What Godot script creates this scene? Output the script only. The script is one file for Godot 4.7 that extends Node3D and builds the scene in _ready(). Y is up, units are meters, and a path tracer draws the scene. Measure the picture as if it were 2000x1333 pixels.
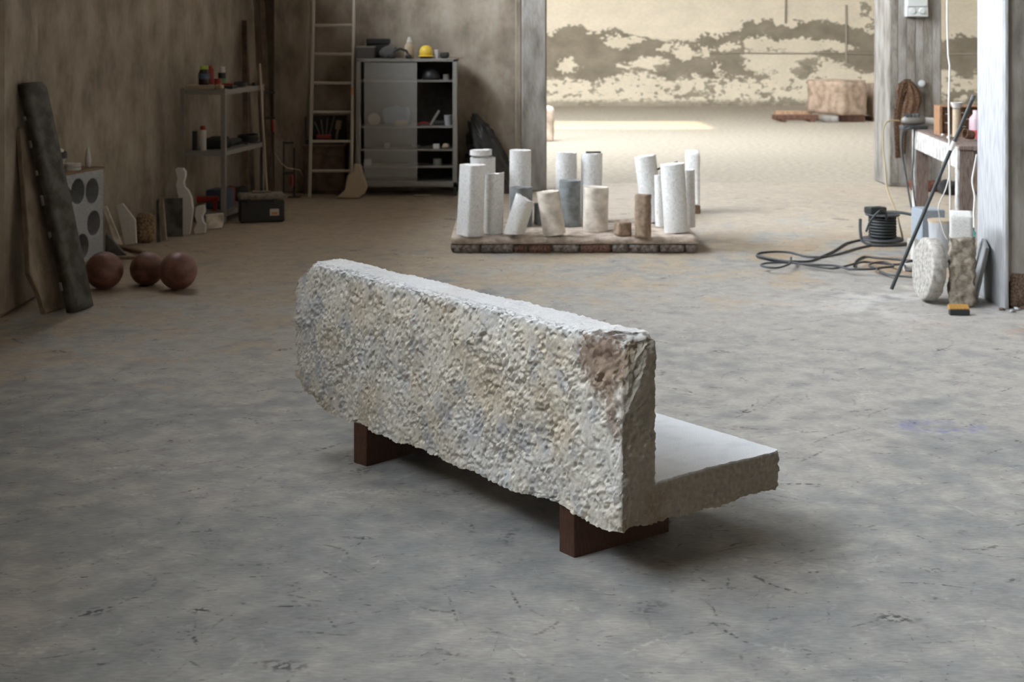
extends Node3D
# A stone workshop. The photograph is taken as 2000 x 1333 pixels; the lens is level and shifted down.
const FP := 2850.0      # focal length in pixels of the 2000 pixel wide frame
const HY := 60.0        # row of the horizon
const EYE := 1.6        # height of the lens above the floor

var M := {}             # materials
var T := {}             # textures
var taken := {}
var rng := RandomNumberGenerator.new()

# ---------------------------------------------------------------- geometry collector
class Geo:
	var st := SurfaceTool.new()
	var smooth := -1
	func _init():
		st.begin(Mesh.PRIMITIVE_TRIANGLES)
	# corners run counter-clockwise seen from outside
	func t(a: Vector3, b: Vector3, c: Vector3) -> void:
		st.set_smooth_group(smooth)
		st.add_vertex(a)
		st.set_smooth_group(smooth)
		st.add_vertex(c)
		st.set_smooth_group(smooth)
		st.add_vertex(b)
	func q(a: Vector3, b: Vector3, c: Vector3, d: Vector3) -> void:
		t(a, b, c)
		t(a, c, d)
	# box from lo to hi with chamfered edges
	func box(xf: Transform3D, size: Vector3, bev := 0.004) -> Geo:
		smooth = -1
		var h := size * 0.5
		var b: float = min(bev, min(h.x, min(h.y, h.z)) * 0.6)
		var p := []
		for i in 8:
			var s := Vector3(1 if i & 1 else -1, 1 if i & 2 else -1, 1 if i & 4 else -1)
			var c := s * h
			p.append([xf * (c - Vector3(0, s.y * b, s.z * b)), xf * (c - Vector3(s.x * b, 0, s.z * b)), xf * (c - Vector3(s.x * b, s.y * b, 0))])
		var o: Vector3 = xf * Vector3.ZERO
		for f in [[1, 3, 7, 5, 0], [0, 4, 6, 2, 0], [2, 6, 7, 3, 1], [0, 1, 5, 4, 1], [4, 5, 7, 6, 2], [0, 2, 3, 1, 2]]:
			out([p[f[0]][f[4]], p[f[1]][f[4]], p[f[2]][f[4]], p[f[3]][f[4]]], o)
		if b > 0.0:
			for i in 8:
				for ax in 3:
					var j: int = i | (1 << ax)
					if j == i:
						continue
					var u := (ax + 1) % 3
					var v := (ax + 2) % 3
					out([p[i][u], p[j][u], p[j][v], p[i][v]], o)
				out([p[i][0], p[i][1], p[i][2]], o)
		return self
	# flat polygon turned so that it faces away from o
	func out(c: Array, o: Vector3) -> void:
		var n: Vector3 = (c[1] - c[0]).cross(c[2] - c[0])
		if n.dot(c[0] + c[2] - o * 2.0) < 0.0:
			c.reverse()
		for i in range(1, c.size() - 1):
			t(c[0], c[i], c[i + 1])
	func tube(pts: Array, r: float, sides := 8, r_end := -1.0) -> Geo:
		var n := pts.size()
		var rings := []
		var up := Vector3(0.13, 0.97, 0.21)
		for i in n:
			var d: Vector3 = (pts[min(i + 1, n - 1)] - pts[max(i - 1, 0)]).normalized()
			if absf(d.dot(up)) > 0.95:
				up = Vector3(0.9, 0.1, 0.4) if absf(d.x) < 0.8 else Vector3(0.1, 0.1, 0.98)
			var a := d.cross(up).normalized()
			var b := a.cross(d)
			up = b
			var rr: float = r if r_end < 0.0 else lerpf(r, r_end, float(i) / maxf(1.0, n - 1))
			var ring := []
			for k in sides:
				var w := TAU * k / sides
				ring.append(pts[i] + (a * cos(w) + b * sin(w)) * rr)
			rings.append(ring)
		smooth = 1
		for i in n - 1:
			for k in sides:
				var k2 := (k + 1) % sides
				q(rings[i][k], rings[i + 1][k], rings[i + 1][k2], rings[i][k2])
		smooth = -1
		for k in range(1, sides - 1):
			t(rings[0][0], rings[0][k], rings[0][k + 1])
			t(rings[n - 1][0], rings[n - 1][k + 1], rings[n - 1][k])
		return self
	# profile of (radius, height) from bottom to top; sharp profile corners are doubled by the caller's list
	func lathe(xf: Transform3D, prof: Array, segs := 24, squash := 1.0) -> Geo:
		for i in prof.size() - 1:
			smooth = 2 + i % 20
			var a: Vector2 = prof[i]
			var b: Vector2 = prof[i + 1]
			for k in segs:
				var w := TAU * k / segs
				var v := TAU * (k + 1) / segs
				var p0 := xf * Vector3(cos(w) * a.x, a.y, sin(w) * a.x * squash)
				var p1 := xf * Vector3(cos(v) * a.x, a.y, sin(v) * a.x * squash)
				var p2 := xf * Vector3(cos(v) * b.x, b.y, sin(v) * b.x * squash)
				var p3 := xf * Vector3(cos(w) * b.x, b.y, sin(w) * b.x * squash)
				if a.x < 1e-6:
					t(p0, p3, p2)
				elif b.x < 1e-6:
					t(p0, p3, p1)
				else:
					q(p0, p3, p2, p1)
		smooth = -1
		return self
	# smooth lathe: one smooth group all along
	func round_lathe(xf: Transform3D, prof: Array, segs := 24, squash := 1.0) -> Geo:
		var keep := []
		for i in prof.size() - 1:
			smooth = 30
			var a: Vector2 = prof[i]
			var b: Vector2 = prof[i + 1]
			for k in segs:
				var w := TAU * k / segs
				var v := TAU * (k + 1) / segs
				var p0 := xf * Vector3(cos(w) * a.x, a.y, sin(w) * a.x * squash)
				var p1 := xf * Vector3(cos(v) * a.x, a.y, sin(v) * a.x * squash)
				var p2 := xf * Vector3(cos(v) * b.x, b.y, sin(v) * b.x * squash)
				var p3 := xf * Vector3(cos(w) * b.x, b.y, sin(w) * b.x * squash)
				if a.x < 1e-6:
					t(p0, p3, p2)
				elif b.x < 1e-6:
					t(p0, p3, p1)
				else:
					q(p0, p3, p2, p1)
		smooth = -1
		return self
	# polygon in xy (counter-clockwise), from z = -depth/2 to depth/2, with a chamfer
	func prism(xf: Transform3D, poly: PackedVector2Array, depth: float, bev := 0.004) -> Geo:
		smooth = -1
		var pl := poly.duplicate()
		if Geometry2D.is_polygon_clockwise(pl):
			pl.reverse()
		var inn := pl
		if bev > 0.0:
			var off := Geometry2D.offset_polygon(pl, -bev, Geometry2D.JOIN_MITER)
			if off.size() == 1 and off[0].size() == pl.size():
				inn = off[0]
				var best := 0
				for s in pl.size():
					if inn[s].distance_to(pl[0]) < inn[best].distance_to(pl[0]):
						best = s
				var turned := PackedVector2Array()
				for s in pl.size():
					turned.append(inn[(best + s) % pl.size()])
				inn = turned
				if Geometry2D.is_polygon_clockwise(inn):
					inn.reverse()
			else:
				bev = 0.0
		var z := depth * 0.5
		var idx := Geometry2D.triangulate_polygon(inn)
		for i in range(0, idx.size(), 3):
			var a := inn[idx[i]]
			var b := inn[idx[i + 1]]
			var c := inn[idx[i + 2]]
			if (b - a).cross(c - a) < 0.0:
				var sw := b
				b = c
				c = sw
			t(xf * Vector3(a.x, a.y, z), xf * Vector3(b.x, b.y, z), xf * Vector3(c.x, c.y, z))
			t(xf * Vector3(a.x, a.y, -z), xf * Vector3(c.x, c.y, -z), xf * Vector3(b.x, b.y, -z))
		for i in pl.size():
			var j := (i + 1) % pl.size()
			var a := pl[i]
			var b := pl[j]
			q(xf * Vector3(a.x, a.y, -z + bev), xf * Vector3(b.x, b.y, -z + bev), xf * Vector3(b.x, b.y, z - bev), xf * Vector3(a.x, a.y, z - bev))
			if bev > 0.0:
				q(xf * Vector3(a.x, a.y, z - bev), xf * Vector3(b.x, b.y, z - bev), xf * Vector3(inn[j].x, inn[j].y, z), xf * Vector3(inn[i].x, inn[i].y, z))
				q(xf * Vector3(inn[i].x, inn[i].y, -z), xf * Vector3(inn[j].x, inn[j].y, -z), xf * Vector3(b.x, b.y, -z + bev), xf * Vector3(a.x, a.y, -z + bev))
		return self
	func done() -> ArrayMesh:
		st.generate_normals()
		return st.commit()

# ---------------------------------------------------------------- placing
func px(x: float, y: float, d: float) -> Vector3:
	return Vector3((x - 1000.0) / FP * d, EYE - (y - HY) / FP * d, -d)

func gp(x: float, y: float, h := 0.0) -> Vector3:     # the point of the plane at height h behind that pixel
	return px(x, y, (EYE - h) * FP / (y - HY))

func at(p: Vector3, turn := 0.0) -> Transform3D:
	return Transform3D(Basis(Vector3.UP, turn), p)

# y axis along (to - from), x axis as near as can be to "side"
func along(from: Vector3, to: Vector3, side := Vector3.RIGHT) -> Transform3D:
	var y := (to - from).normalized()
	var z := side.cross(y).normalized()
	return Transform3D(Basis(y.cross(z), y, z), from)

func numbered(called: String) -> String:
	var n: int = taken.get(called, 0)
	taken[called] = n + 1
	return called if n == 0 else "%s_%03d" % [called, n]

func tag(o: Node3D, label: String, category: String, group := "") -> Node3D:
	o.set_meta("label", label)
	o.set_meta("category", category)
	if group != "":
		o.set_meta("group", group)
	return o

func thing(called: String, label: String, category: String, xf: Transform3D, group := "") -> Node3D:
	var o := Node3D.new()
	o.name = numbered(called)
	add_child(o, true)
	o.transform = xf
	return tag(o, label, category, group)

func part(parent: Node3D, called: String, mesh: Mesh, m: Material, xf := Transform3D.IDENTITY) -> MeshInstance3D:
	var o := MeshInstance3D.new()
	o.name = called
	o.mesh = mesh
	o.material_override = m
	o.transform = xf
	parent.add_child(o, true)
	return o

func solo(called: String, label: String, category: String, mesh: Mesh, m: Material, xf: Transform3D, group := "") -> MeshInstance3D:
	var o := MeshInstance3D.new()
	o.name = numbered(called)
	o.mesh = mesh
	o.material_override = m
	o.transform = xf
	add_child(o, true)
	tag(o, label, category, group)
	return o

func struct(called: String, mesh: Mesh, m: Material, xf := Transform3D.IDENTITY) -> MeshInstance3D:
	var o := MeshInstance3D.new()
	o.name = numbered(called)
	o.mesh = mesh
	o.material_override = m
	o.transform = xf
	add_child(o, true)
	o.set_meta("kind", "structure")
	return o

func bx(size: Vector3, bev := 0.004, c := Vector3.ZERO) -> ArrayMesh:
	return Geo.new().box(Transform3D(Basis(), c), size, bev).done()

func span(lo: Vector3, hi: Vector3, bev := 0.004) -> ArrayMesh:
	return bx(hi - lo, bev, (lo + hi) * 0.5)

# ---------------------------------------------------------------- textures
func field(type: int, freq: float, oct: int, s: int, w := 512, h := 512, seamless := true) -> PackedByteArray:
	var n := FastNoiseLite.new()
	n.noise_type = type as FastNoiseLite.NoiseType
	n.frequency = freq
	n.seed = s
	n.fractal_type = FastNoiseLite.FRACTAL_FBM if oct > 1 else FastNoiseLite.FRACTAL_NONE
	n.fractal_octaves = oct
	var im := n.get_seamless_image(w, h, false, false, 0.12, true) if seamless else n.get_image(w, h, false, false, true)
	im.convert(Image.FORMAT_L8)
	return im.get_data()

func ramp_tex(data: PackedByteArray, stops: Array, w := 512, h := 512) -> ImageTexture:
	# stops: [[value 0..1, Color(sRGB)], ...]
	var lut := PackedByteArray()
	lut.resize(768)
	for i in 256:
		var v := i / 255.0
		var c: Color = stops[0][1]
		for k in stops.size() - 1:
			if v >= stops[k][0]:
				var f: float = clampf((v - stops[k][0]) / maxf(1e-4, stops[k + 1][0] - stops[k][0]), 0, 1)
				c = (stops[k][1] as Color).lerp(stops[k + 1][1], f)
		lut[i * 3] = int(c.r * 255)
		lut[i * 3 + 1] = int(c.g * 255)
		lut[i * 3 + 2] = int(c.b * 255)
	var o := PackedByteArray()
	o.resize(w * h * 3)
	for i in w * h:
		var v := data[i] * 3
		o[i * 3] = lut[v]
		o[i * 3 + 1] = lut[v + 1]
		o[i * 3 + 2] = lut[v + 2]
	return ImageTexture.create_from_image(Image.create_from_data(w, h, false, Image.FORMAT_RGB8, o))

func grey_tex(data: PackedByteArray, w := 512, h := 512) -> ImageTexture:
	return ImageTexture.create_from_image(Image.create_from_data(w, h, false, Image.FORMAT_L8, data))

func mat(called: String, c: Color, rough := 0.85, tex := "", scale := Vector3.ONE, metal := 0.0, bump := "", bump_cm := 0.1, world := false) -> StandardMaterial3D:
	var m := StandardMaterial3D.new()
	m.resource_name = called
	m.albedo_color = c.linear_to_srgb()
	m.roughness = rough
	m.metallic = metal
	if tex != "":
		m.albedo_texture = T[tex]
	if bump != "":
		m.heightmap_enabled = true
		m.heightmap_texture = T[bump]
		m.heightmap_scale = bump_cm
	if tex != "" or bump != "":
		m.uv1_triplanar = true
		m.uv1_world_triplanar = world
		m.uv1_scale = scale
	M[called] = m
	return m

# ---------------------------------------------------------------- camera, sky, sun
func set_view() -> void:
	var cam := Camera3D.new()
	cam.name = "camera"
	cam.projection = Camera3D.PROJECTION_FRUSTUM
	cam.near = 0.1
	cam.far = 200.0
	cam.size = 0.1 * 1333.0 / FP
	cam.frustum_offset = Vector2(0.0, -0.1 * (666.5 - HY) / FP)
	cam.position = Vector3(0, EYE, 0)
	var lens := CameraAttributesPhysical.new()
	lens.frustum_focal_length = 50.0
	lens.frustum_focus_distance = 4.7
	lens.exposure_aperture = 5.6
	lens.frustum_near = 0.1
	lens.frustum_far = 200.0
	cam.attributes = lens
	cam.near = 0.1
	cam.far = 200.0
	cam.size = 0.1 * 1333.0 / FP
	add_child(cam)
	cam.current = true

	var sky_m := ProceduralSkyMaterial.new()
	sky_m.sky_top_color = Color(0.88, 0.91, 0.945)
	sky_m.sky_horizon_color = Color(0.92, 0.93, 0.94)
	sky_m.sky_curve = 0.2
	sky_m.sky_energy_multiplier = 3.0
	sky_m.ground_bottom_color = Color(0.42, 0.40, 0.37)
	sky_m.ground_horizon_color = Color(0.60, 0.58, 0.55)
	sky_m.sun_angle_max = 1.0
	var sky := Sky.new()
	sky.sky_material = sky_m
	var env := Environment.new()
	env.background_mode = Environment.BG_SKY
	env.sky = sky
	env.tonemap_mode = Environment.TONE_MAPPER_LINEAR
	env.tonemap_exposure = 3.95
	env.sdfgi_enabled = true
	env.ssao_enabled = true
	env.ssil_enabled = true
	var we := WorldEnvironment.new()
	we.name = "surroundings"
	we.environment = env
	add_child(we)

	# the sun stands high behind the camera and reaches the floor of the far hall through its rooflight
	var sun := DirectionalLight3D.new()
	sun.name = "sun"
	sun.light_color = Color(1.0, 0.90, 0.74)
	sun.light_energy = 0.65
	sun.light_angular_distance = 1.2
	sun.shadow_enabled = true
	sun.sky_mode = DirectionalLight3D.SKY_MODE_LIGHT_ONLY
	add_child(sun)
	var to_sun := Vector3(0.12, 2.2, 1.0).normalized()
	sun.look_at_from_position(Vector3(0, 20, 0), Vector3(0, 20, 0) - to_sun, Vector3.UP)

# ---------------------------------------------------------------- textures and materials
func make_textures() -> void:
	var S := FastNoiseLite.TYPE_SIMPLEX_SMOOTH
	var P := FastNoiseLite.TYPE_PERLIN
	var fine := field(S, 0.06, 4, 3)
	var blotch := field(S, 0.010, 5, 7)
	var speck := field(S, 0.16, 2, 11)
	T.fine = ramp_tex(fine, [[0.0, Color(0.78, 0.78, 0.78)], [0.5, Color(0.92, 0.92, 0.92)], [1.0, Color(1, 1, 1)]])
	T.blotch = ramp_tex(blotch, [[0.1, Color(0.70, 0.69, 0.67)], [0.45, Color(0.88, 0.87, 0.85)], [0.8, Color(1, 1, 1)]])
	T.dust = ramp_tex(blotch, [[0.25, Color(0.62, 0.58, 0.52)], [0.5, Color(0.85, 0.83, 0.80)], [0.75, Color(1, 0.99, 0.97)]])
	T.rust = ramp_tex(field(S, 0.02, 5, 23), [[0.2, Color(0.55, 0.46, 0.40)], [0.5, Color(0.85, 0.80, 0.76)], [0.7, Color(1, 1, 1)]])
	T.speck = ramp_tex(speck, [[0.0, Color(0.55, 0.55, 0.55)], [0.35, Color(0.9, 0.9, 0.9)], [1.0, Color(1, 1, 1)]])
	T.h_fine = grey_tex(fine)
	T.h_speck = grey_tex(speck)
	T.h_blotch = grey_tex(blotch)
	# marble with soft veins
	var warp := field(S, 0.012, 4, 31)
	var vein := PackedByteArray()
	vein.resize(512 * 512)
	for y in 512:
		for x in 512:
			var i := y * 512 + x
			var v := absf(sin((x * 2.0 + y) * TAU / 512.0 * 1.0 + warp[i] * 0.05))
			vein[i] = int(clampf(255.0 * pow(v, 0.35) * 0.8 + speck[i] * 0.2, 0, 255))
	T.marble = ramp_tex(vein, [[0.0, Color(0.74, 0.76, 0.78)], [0.6, Color(0.90, 0.91, 0.91)], [1.0, Color(1, 1, 0.99)]])
	# wood grain running along y
	var grain := PackedByteArray()
	grain.resize(512 * 512)
	for y in 512:
		for x in 512:
			var i := y * 512 + x
			var j := ((y / 14) % 512) * 512 + x
			grain[i] = int(clampf(speck[j] * 0.65 + fine[((y / 6) % 512) * 512 + x] * 0.35, 0, 255))
	T.wood = ramp_tex(grain, [[0.1, Color(0.55, 0.50, 0.46)], [0.5, Color(0.85, 0.82, 0.79)], [0.9, Color(1, 1, 1)]])
	# plaster: broad vertical runs of damp and small flaws
	var run := field(S, 0.03, 4, 41)
	var pl := PackedByteArray()
	pl.resize(512 * 512)
	for y in 512:
		for x in 512:
			var i := y * 512 + x
			var j := ((y / 5) % 512) * 512 + x
			pl[i] = int(clampf(run[j] * 0.22 + blotch[i] * 0.62 + fine[i] * 0.2 - 8, 0, 255))
	T.plaster_mid = ramp_tex(pl, [[0.15, Color(0.66, 0.635, 0.605)], [0.42, Color(0.83, 0.81, 0.78)], [0.62, Color(0.93, 0.92, 0.90)], [0.85, Color(1, 1, 1)]])
	T.plaster = ramp_tex(pl, [[0.15, Color(0.58, 0.55, 0.52)], [0.40, Color(0.80, 0.78, 0.74)], [0.62, Color(0.93, 0.92, 0.90)], [0.85, Color(1, 1, 1)]])

func make_materials() -> void:
	mat("plaster", Color(0.37, 0.325, 0.27), 0.95, "plaster_mid", Vector3(0.40, 0.30, 0.40), 0.0, "h_fine", 0.3, true)
	mat("concrete_grey", Color(0.31, 0.29, 0.268), 0.93, "blotch", Vector3(0.9, 0.35, 0.9), 0.0, "h_fine", 0.4, true)
	mat("concrete_brown", Color(0.33, 0.28, 0.225), 0.95, "blotch", Vector3(0.7, 0.3, 0.7), 0.0, "h_fine", 0.4, true)
	mat("concrete_worn", Color(0.31, 0.29, 0.268), 0.93, "plaster", Vector3(1.1, 0.4, 1.1), 0.0, "h_fine", 0.4, true)
	mat("tarp", Color(0.03, 0.028, 0.027), 0.42, "fine", Vector3(4, 4, 4))
	mat("limewash", Color(0.43, 0.435, 0.44), 0.92, "fine", Vector3(1.3, 0.15, 1.3), 0.0, "h_fine", 0.2, true)
	mat("ceiling", Color(0.42, 0.40, 0.37), 0.95, "blotch", Vector3(0.3, 0.3, 0.3), 0.0, "", 0.0, true)
	mat("cream", Color(0.70, 0.60, 0.42), 0.95, "blotch", Vector3(0.2, 0.2, 0.2), 0.0, "", 0.0, true)
	mat("steel_window", Color(0.10, 0.10, 0.10), 0.6)
	mat("walnut", Color(0.085, 0.033, 0.016), 0.55, "wood", Vector3(3.0, 3.0, 3.0))

# ---------------------------------------------------------------- the building
# left wall runs slightly towards the middle with depth
func wall_x(z: float) -> float:
	return -3.35 - 0.1315 * (z + 9.0)

func paint_floor() -> void:
	# dust, stains and painted foreground shade on the near floor, 15 m square, from x = -6, z = -1 to x = 9, z = -16
	var N := 1024
	var broad := field(FastNoiseLite.TYPE_SIMPLEX_SMOOTH, 0.006, 5, 101, N, N, false)
	var mid := field(FastNoiseLite.TYPE_SIMPLEX_SMOOTH, 0.022, 5, 103, N, N, false)
	var small := field(FastNoiseLite.TYPE_SIMPLEX_SMOOTH, 0.09, 3, 107, N, N, false)
	var o := PackedByteArray()
	o.resize(N * N * 3)
	for y in N:
		var wz := -1.0 - 15.0 * y / N
		for x in N:
			var wx := -6.0 + 15.0 * x / N
			var i := y * N + x
			var b := broad[i] / 255.0
			var m := mid[i] / 255.0
			var s := small[i] / 255.0
			# saw dust lies thick in the back of the hall; bare concrete and painted-in shade darken the floor near the camera, with ragged border
			var near_bare_shade := smoothstep(0.40, 0.60, 0.5 + (wz + 5.6) * 0.10 + (b - 0.5) * 0.9 + (m - 0.5) * 0.5)
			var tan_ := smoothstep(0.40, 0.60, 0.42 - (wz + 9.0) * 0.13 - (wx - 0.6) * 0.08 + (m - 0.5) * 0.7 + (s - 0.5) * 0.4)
			var dust := smoothstep(0.24, 0.68, b * 0.40 + m * 0.28 + s * 0.32 + 0.14 - 0.30 * near_bare_shade)
			var ochre := smoothstep(0.50, 0.72, m) * clampf(1.0 - Vector2(wx - 2.6, (wz + 10.2) * 0.8).length() / 1.3, 0, 1)
			var white := smoothstep(0.45, 0.65, s * 0.4 + m * 0.6) * clampf(1.2 - Vector2(wx - 2.5, (wz + 8.6) * 1.3).length() / 1.0, 0, 1)
			var red := smoothstep(0.45, 0.6, s * 0.3 + m * 0.7) * clampf(1.2 - Vector2(wx - 2.9, (wz + 7.9) * 2.0).length() / 0.7, 0, 1)
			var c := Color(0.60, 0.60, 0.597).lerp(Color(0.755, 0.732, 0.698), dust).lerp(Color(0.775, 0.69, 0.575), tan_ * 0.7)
			c = c.lerp(Color(0.74, 0.58, 0.42), ochre * 0.55).lerp(Color(0.93, 0.93, 0.92), white * 0.7).lerp(Color(0.72, 0.56, 0.47), red * 0.6)
			var k := 0.95 + 0.05 * s + 0.03 * (m - 0.5)
			o[i * 3] = int(clampf(c.r * k, 0, 1) * 255)
			o[i * 3 + 1] = int(clampf(c.g * k, 0, 1) * 255)
			o[i * 3 + 2] = int(clampf(c.b * k, 0, 1) * 255)
	var im := Image.create_from_data(N, N, false, Image.FORMAT_RGB8, o)
	# blue chalk mark
	for k in 260:
		var a := rng.randf() * TAU
		if a > 5.2 and a < 6.1:
			continue
		var c := gp(1838, 833)
		var p := c + Vector3(cos(a) * 0.15 + rng.randfn(0, 0.014), 0, sin(a) * 0.07 + rng.randfn(0, 0.02))
		var ix := int((p.x + 6.0) / 15.0 * N)
		var iy := int((-1.0 - p.z) / 15.0 * N)
		im.set_pixel(ix, iy, im.get_pixel(ix, iy).lerp(Color(0.52, 0.53, 0.72), 0.35))
	T.floor_map = ImageTexture.create_from_image(im)

	# scuffs: a tile of 4 m, drawn as short dark and pale strokes that wrap round
	var K := 1024
	var tile := PackedFloat32Array()
	tile.resize(K * K)
	var g1 := field(FastNoiseLite.TYPE_SIMPLEX_SMOOTH, 0.02, 5, 113, K, K)
	var g2 := field(FastNoiseLite.TYPE_SIMPLEX_SMOOTH, 0.12, 3, 117, K, K)
	for y in K:
		for x in K:
			var i := y * K + x
			var streak := g2[((y * 2) % K) * K + (x / 2)] / 255.0
			tile[i] = 0.90 + 0.10 * (g1[i] / 255.0 - 0.5) + 0.16 * (streak - 0.5) + 0.06 * (g2[i] / 255.0 - 0.5)
	for n in 2600:
		var dark := n < 1900
		var p := Vector2(rng.randf() * K, rng.randf() * K)
		var a := rng.randfn(0.0, 0.5) + (PI / 2 if rng.randf() < 0.25 else 0.0)
		var bend := rng.randfn(0, 0.012)
		var len := int(absf(rng.randfn(0, 34)) + 6)
		var w := absf(rng.randfn(0, 1.6)) + 0.6
		if n % 47 == 0:
			w = w * 3.0 + 3.0
		var str := absf(rng.randfn(0, 0.20)) + 0.04
		if w > 3.0:
			str *= 0.45
		if not dark:
			str *= -0.7
		for s in len:
			p += Vector2(cos(a), sin(a))
			a += bend
			var fade := sin(PI * (s + 0.5) / len) * str
			var r := int(ceil(w))
			for dy in range(-r, r + 1):
				for dx in range(-r, r + 1):
					var d := sqrt(dx * dx + dy * dy) / w
					if d < 1.0:
						var i := posmod(int(p.y) + dy, K) * K + posmod(int(p.x) + dx, K)
						var gate := smoothstep(0.42, 0.62, g2[i] / 255.0)
						tile[i] -= fade * (1.0 - d) * gate * 0.5
	for n in 420:    # specks of grit
		var i := rng.randi() % (K * K)
		tile[i] = 0.45 if rng.randf() < 0.75 else 1.0
		tile[(i + 1) % (K * K)] = tile[i]
	var tb := PackedByteArray()
	tb.resize(K * K)
	for i in K * K:
		tb[i] = int(clampf(tile[i], 0.3, 1.0) * 255)
	T.floor_tile = ImageTexture.create_from_image(Image.create_from_data(K, K, false, Image.FORMAT_L8, tb))
	var m := StandardMaterial3D.new()
	m.resource_name = "floor_concrete"
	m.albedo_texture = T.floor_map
	m.albedo_color = Color(0.93, 0.93, 0.93)
	m.texture_repeat = true
	m.roughness = 0.62
	m.detail_enabled = true
	m.detail_albedo = T.floor_tile
	m.detail_uv_layer = BaseMaterial3D.DETAIL_UV_2
	m.detail_blend_mode = BaseMaterial3D.BLEND_MODE_MUL
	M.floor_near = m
	mat("floor_far", Color(0.42, 0.36, 0.275), 0.8, "fine", Vector3(0.35, 0.35, 0.35), 0.0, "", 0.0, true)

func flat(x0: float, x1: float, z0: float, z1: float, thick: float) -> ArrayMesh:
	# a slab whose top carries uv over the near floor and uv2 in tiles of 4 m
	var st := SurfaceTool.new()
	st.begin(Mesh.PRIMITIVE_TRIANGLES)
	var quads := [[Vector3(x0, 0, z0), Vector3(x1, 0, z0), Vector3(x1, 0, z1), Vector3(x0, 0, z1), Vector3.UP], [Vector3(x0, -thick, z1), Vector3(x1, -thick, z1), Vector3(x1, -thick, z0), Vector3(x0, -thick, z0), Vector3.DOWN],
		[Vector3(x0, -thick, z0), Vector3(x1, -thick, z0), Vector3(x1, 0, z0), Vector3(x0, 0, z0), Vector3.BACK], [Vector3(x1, -thick, z1), Vector3(x0, -thick, z1), Vector3(x0, 0, z1), Vector3(x1, 0, z1), Vector3.FORWARD]]
	for f in quads:
		for k in [0, 2, 1, 0, 3, 2]:
			var v: Vector3 = f[k]
			st.set_normal(f[4])
			st.set_uv(Vector2((v.x + 6.0) / 15.0, (-1.0 - v.z) / 15.0))
			st.set_uv2(Vector2(v.x / 3.3, v.z / 3.3))
			st.add_vertex(v)
	return st.commit()

# where the cream paint of the far wall is gone, from the photograph: 1 bare, 0 painted
func bare(ix: float, iy: float) -> float:
	var tops := [[900, 70], [1075, 66], [1105, 52], [1130, 50], [1160, 66], [1185, 58], [1215, 58], [1250, 68], [1300, 82], [1350, 80], [1378, 64], [1400, 72], [1440, 56], [1462, 38], [1480, 46], [1500, 32], [1515, 50], [1550, 52], [1560, 40], [1605, 42], [1645, 48], [1690, 62], [1750, 70], [1840, 82], [1880, 66], [1905, 70], [2000, 60], [2300, 70]]
	var top := 70.0
	for k in tops.size() - 1:
		if ix >= tops[k][0] and ix < tops[k + 1][0]:
			top = lerpf(tops[k][1], tops[k + 1][1], (ix - tops[k][0]) / float(tops[k + 1][0] - tops[k][0]))
	return smoothstep(-1.5, 2.0, iy - top)

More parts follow.
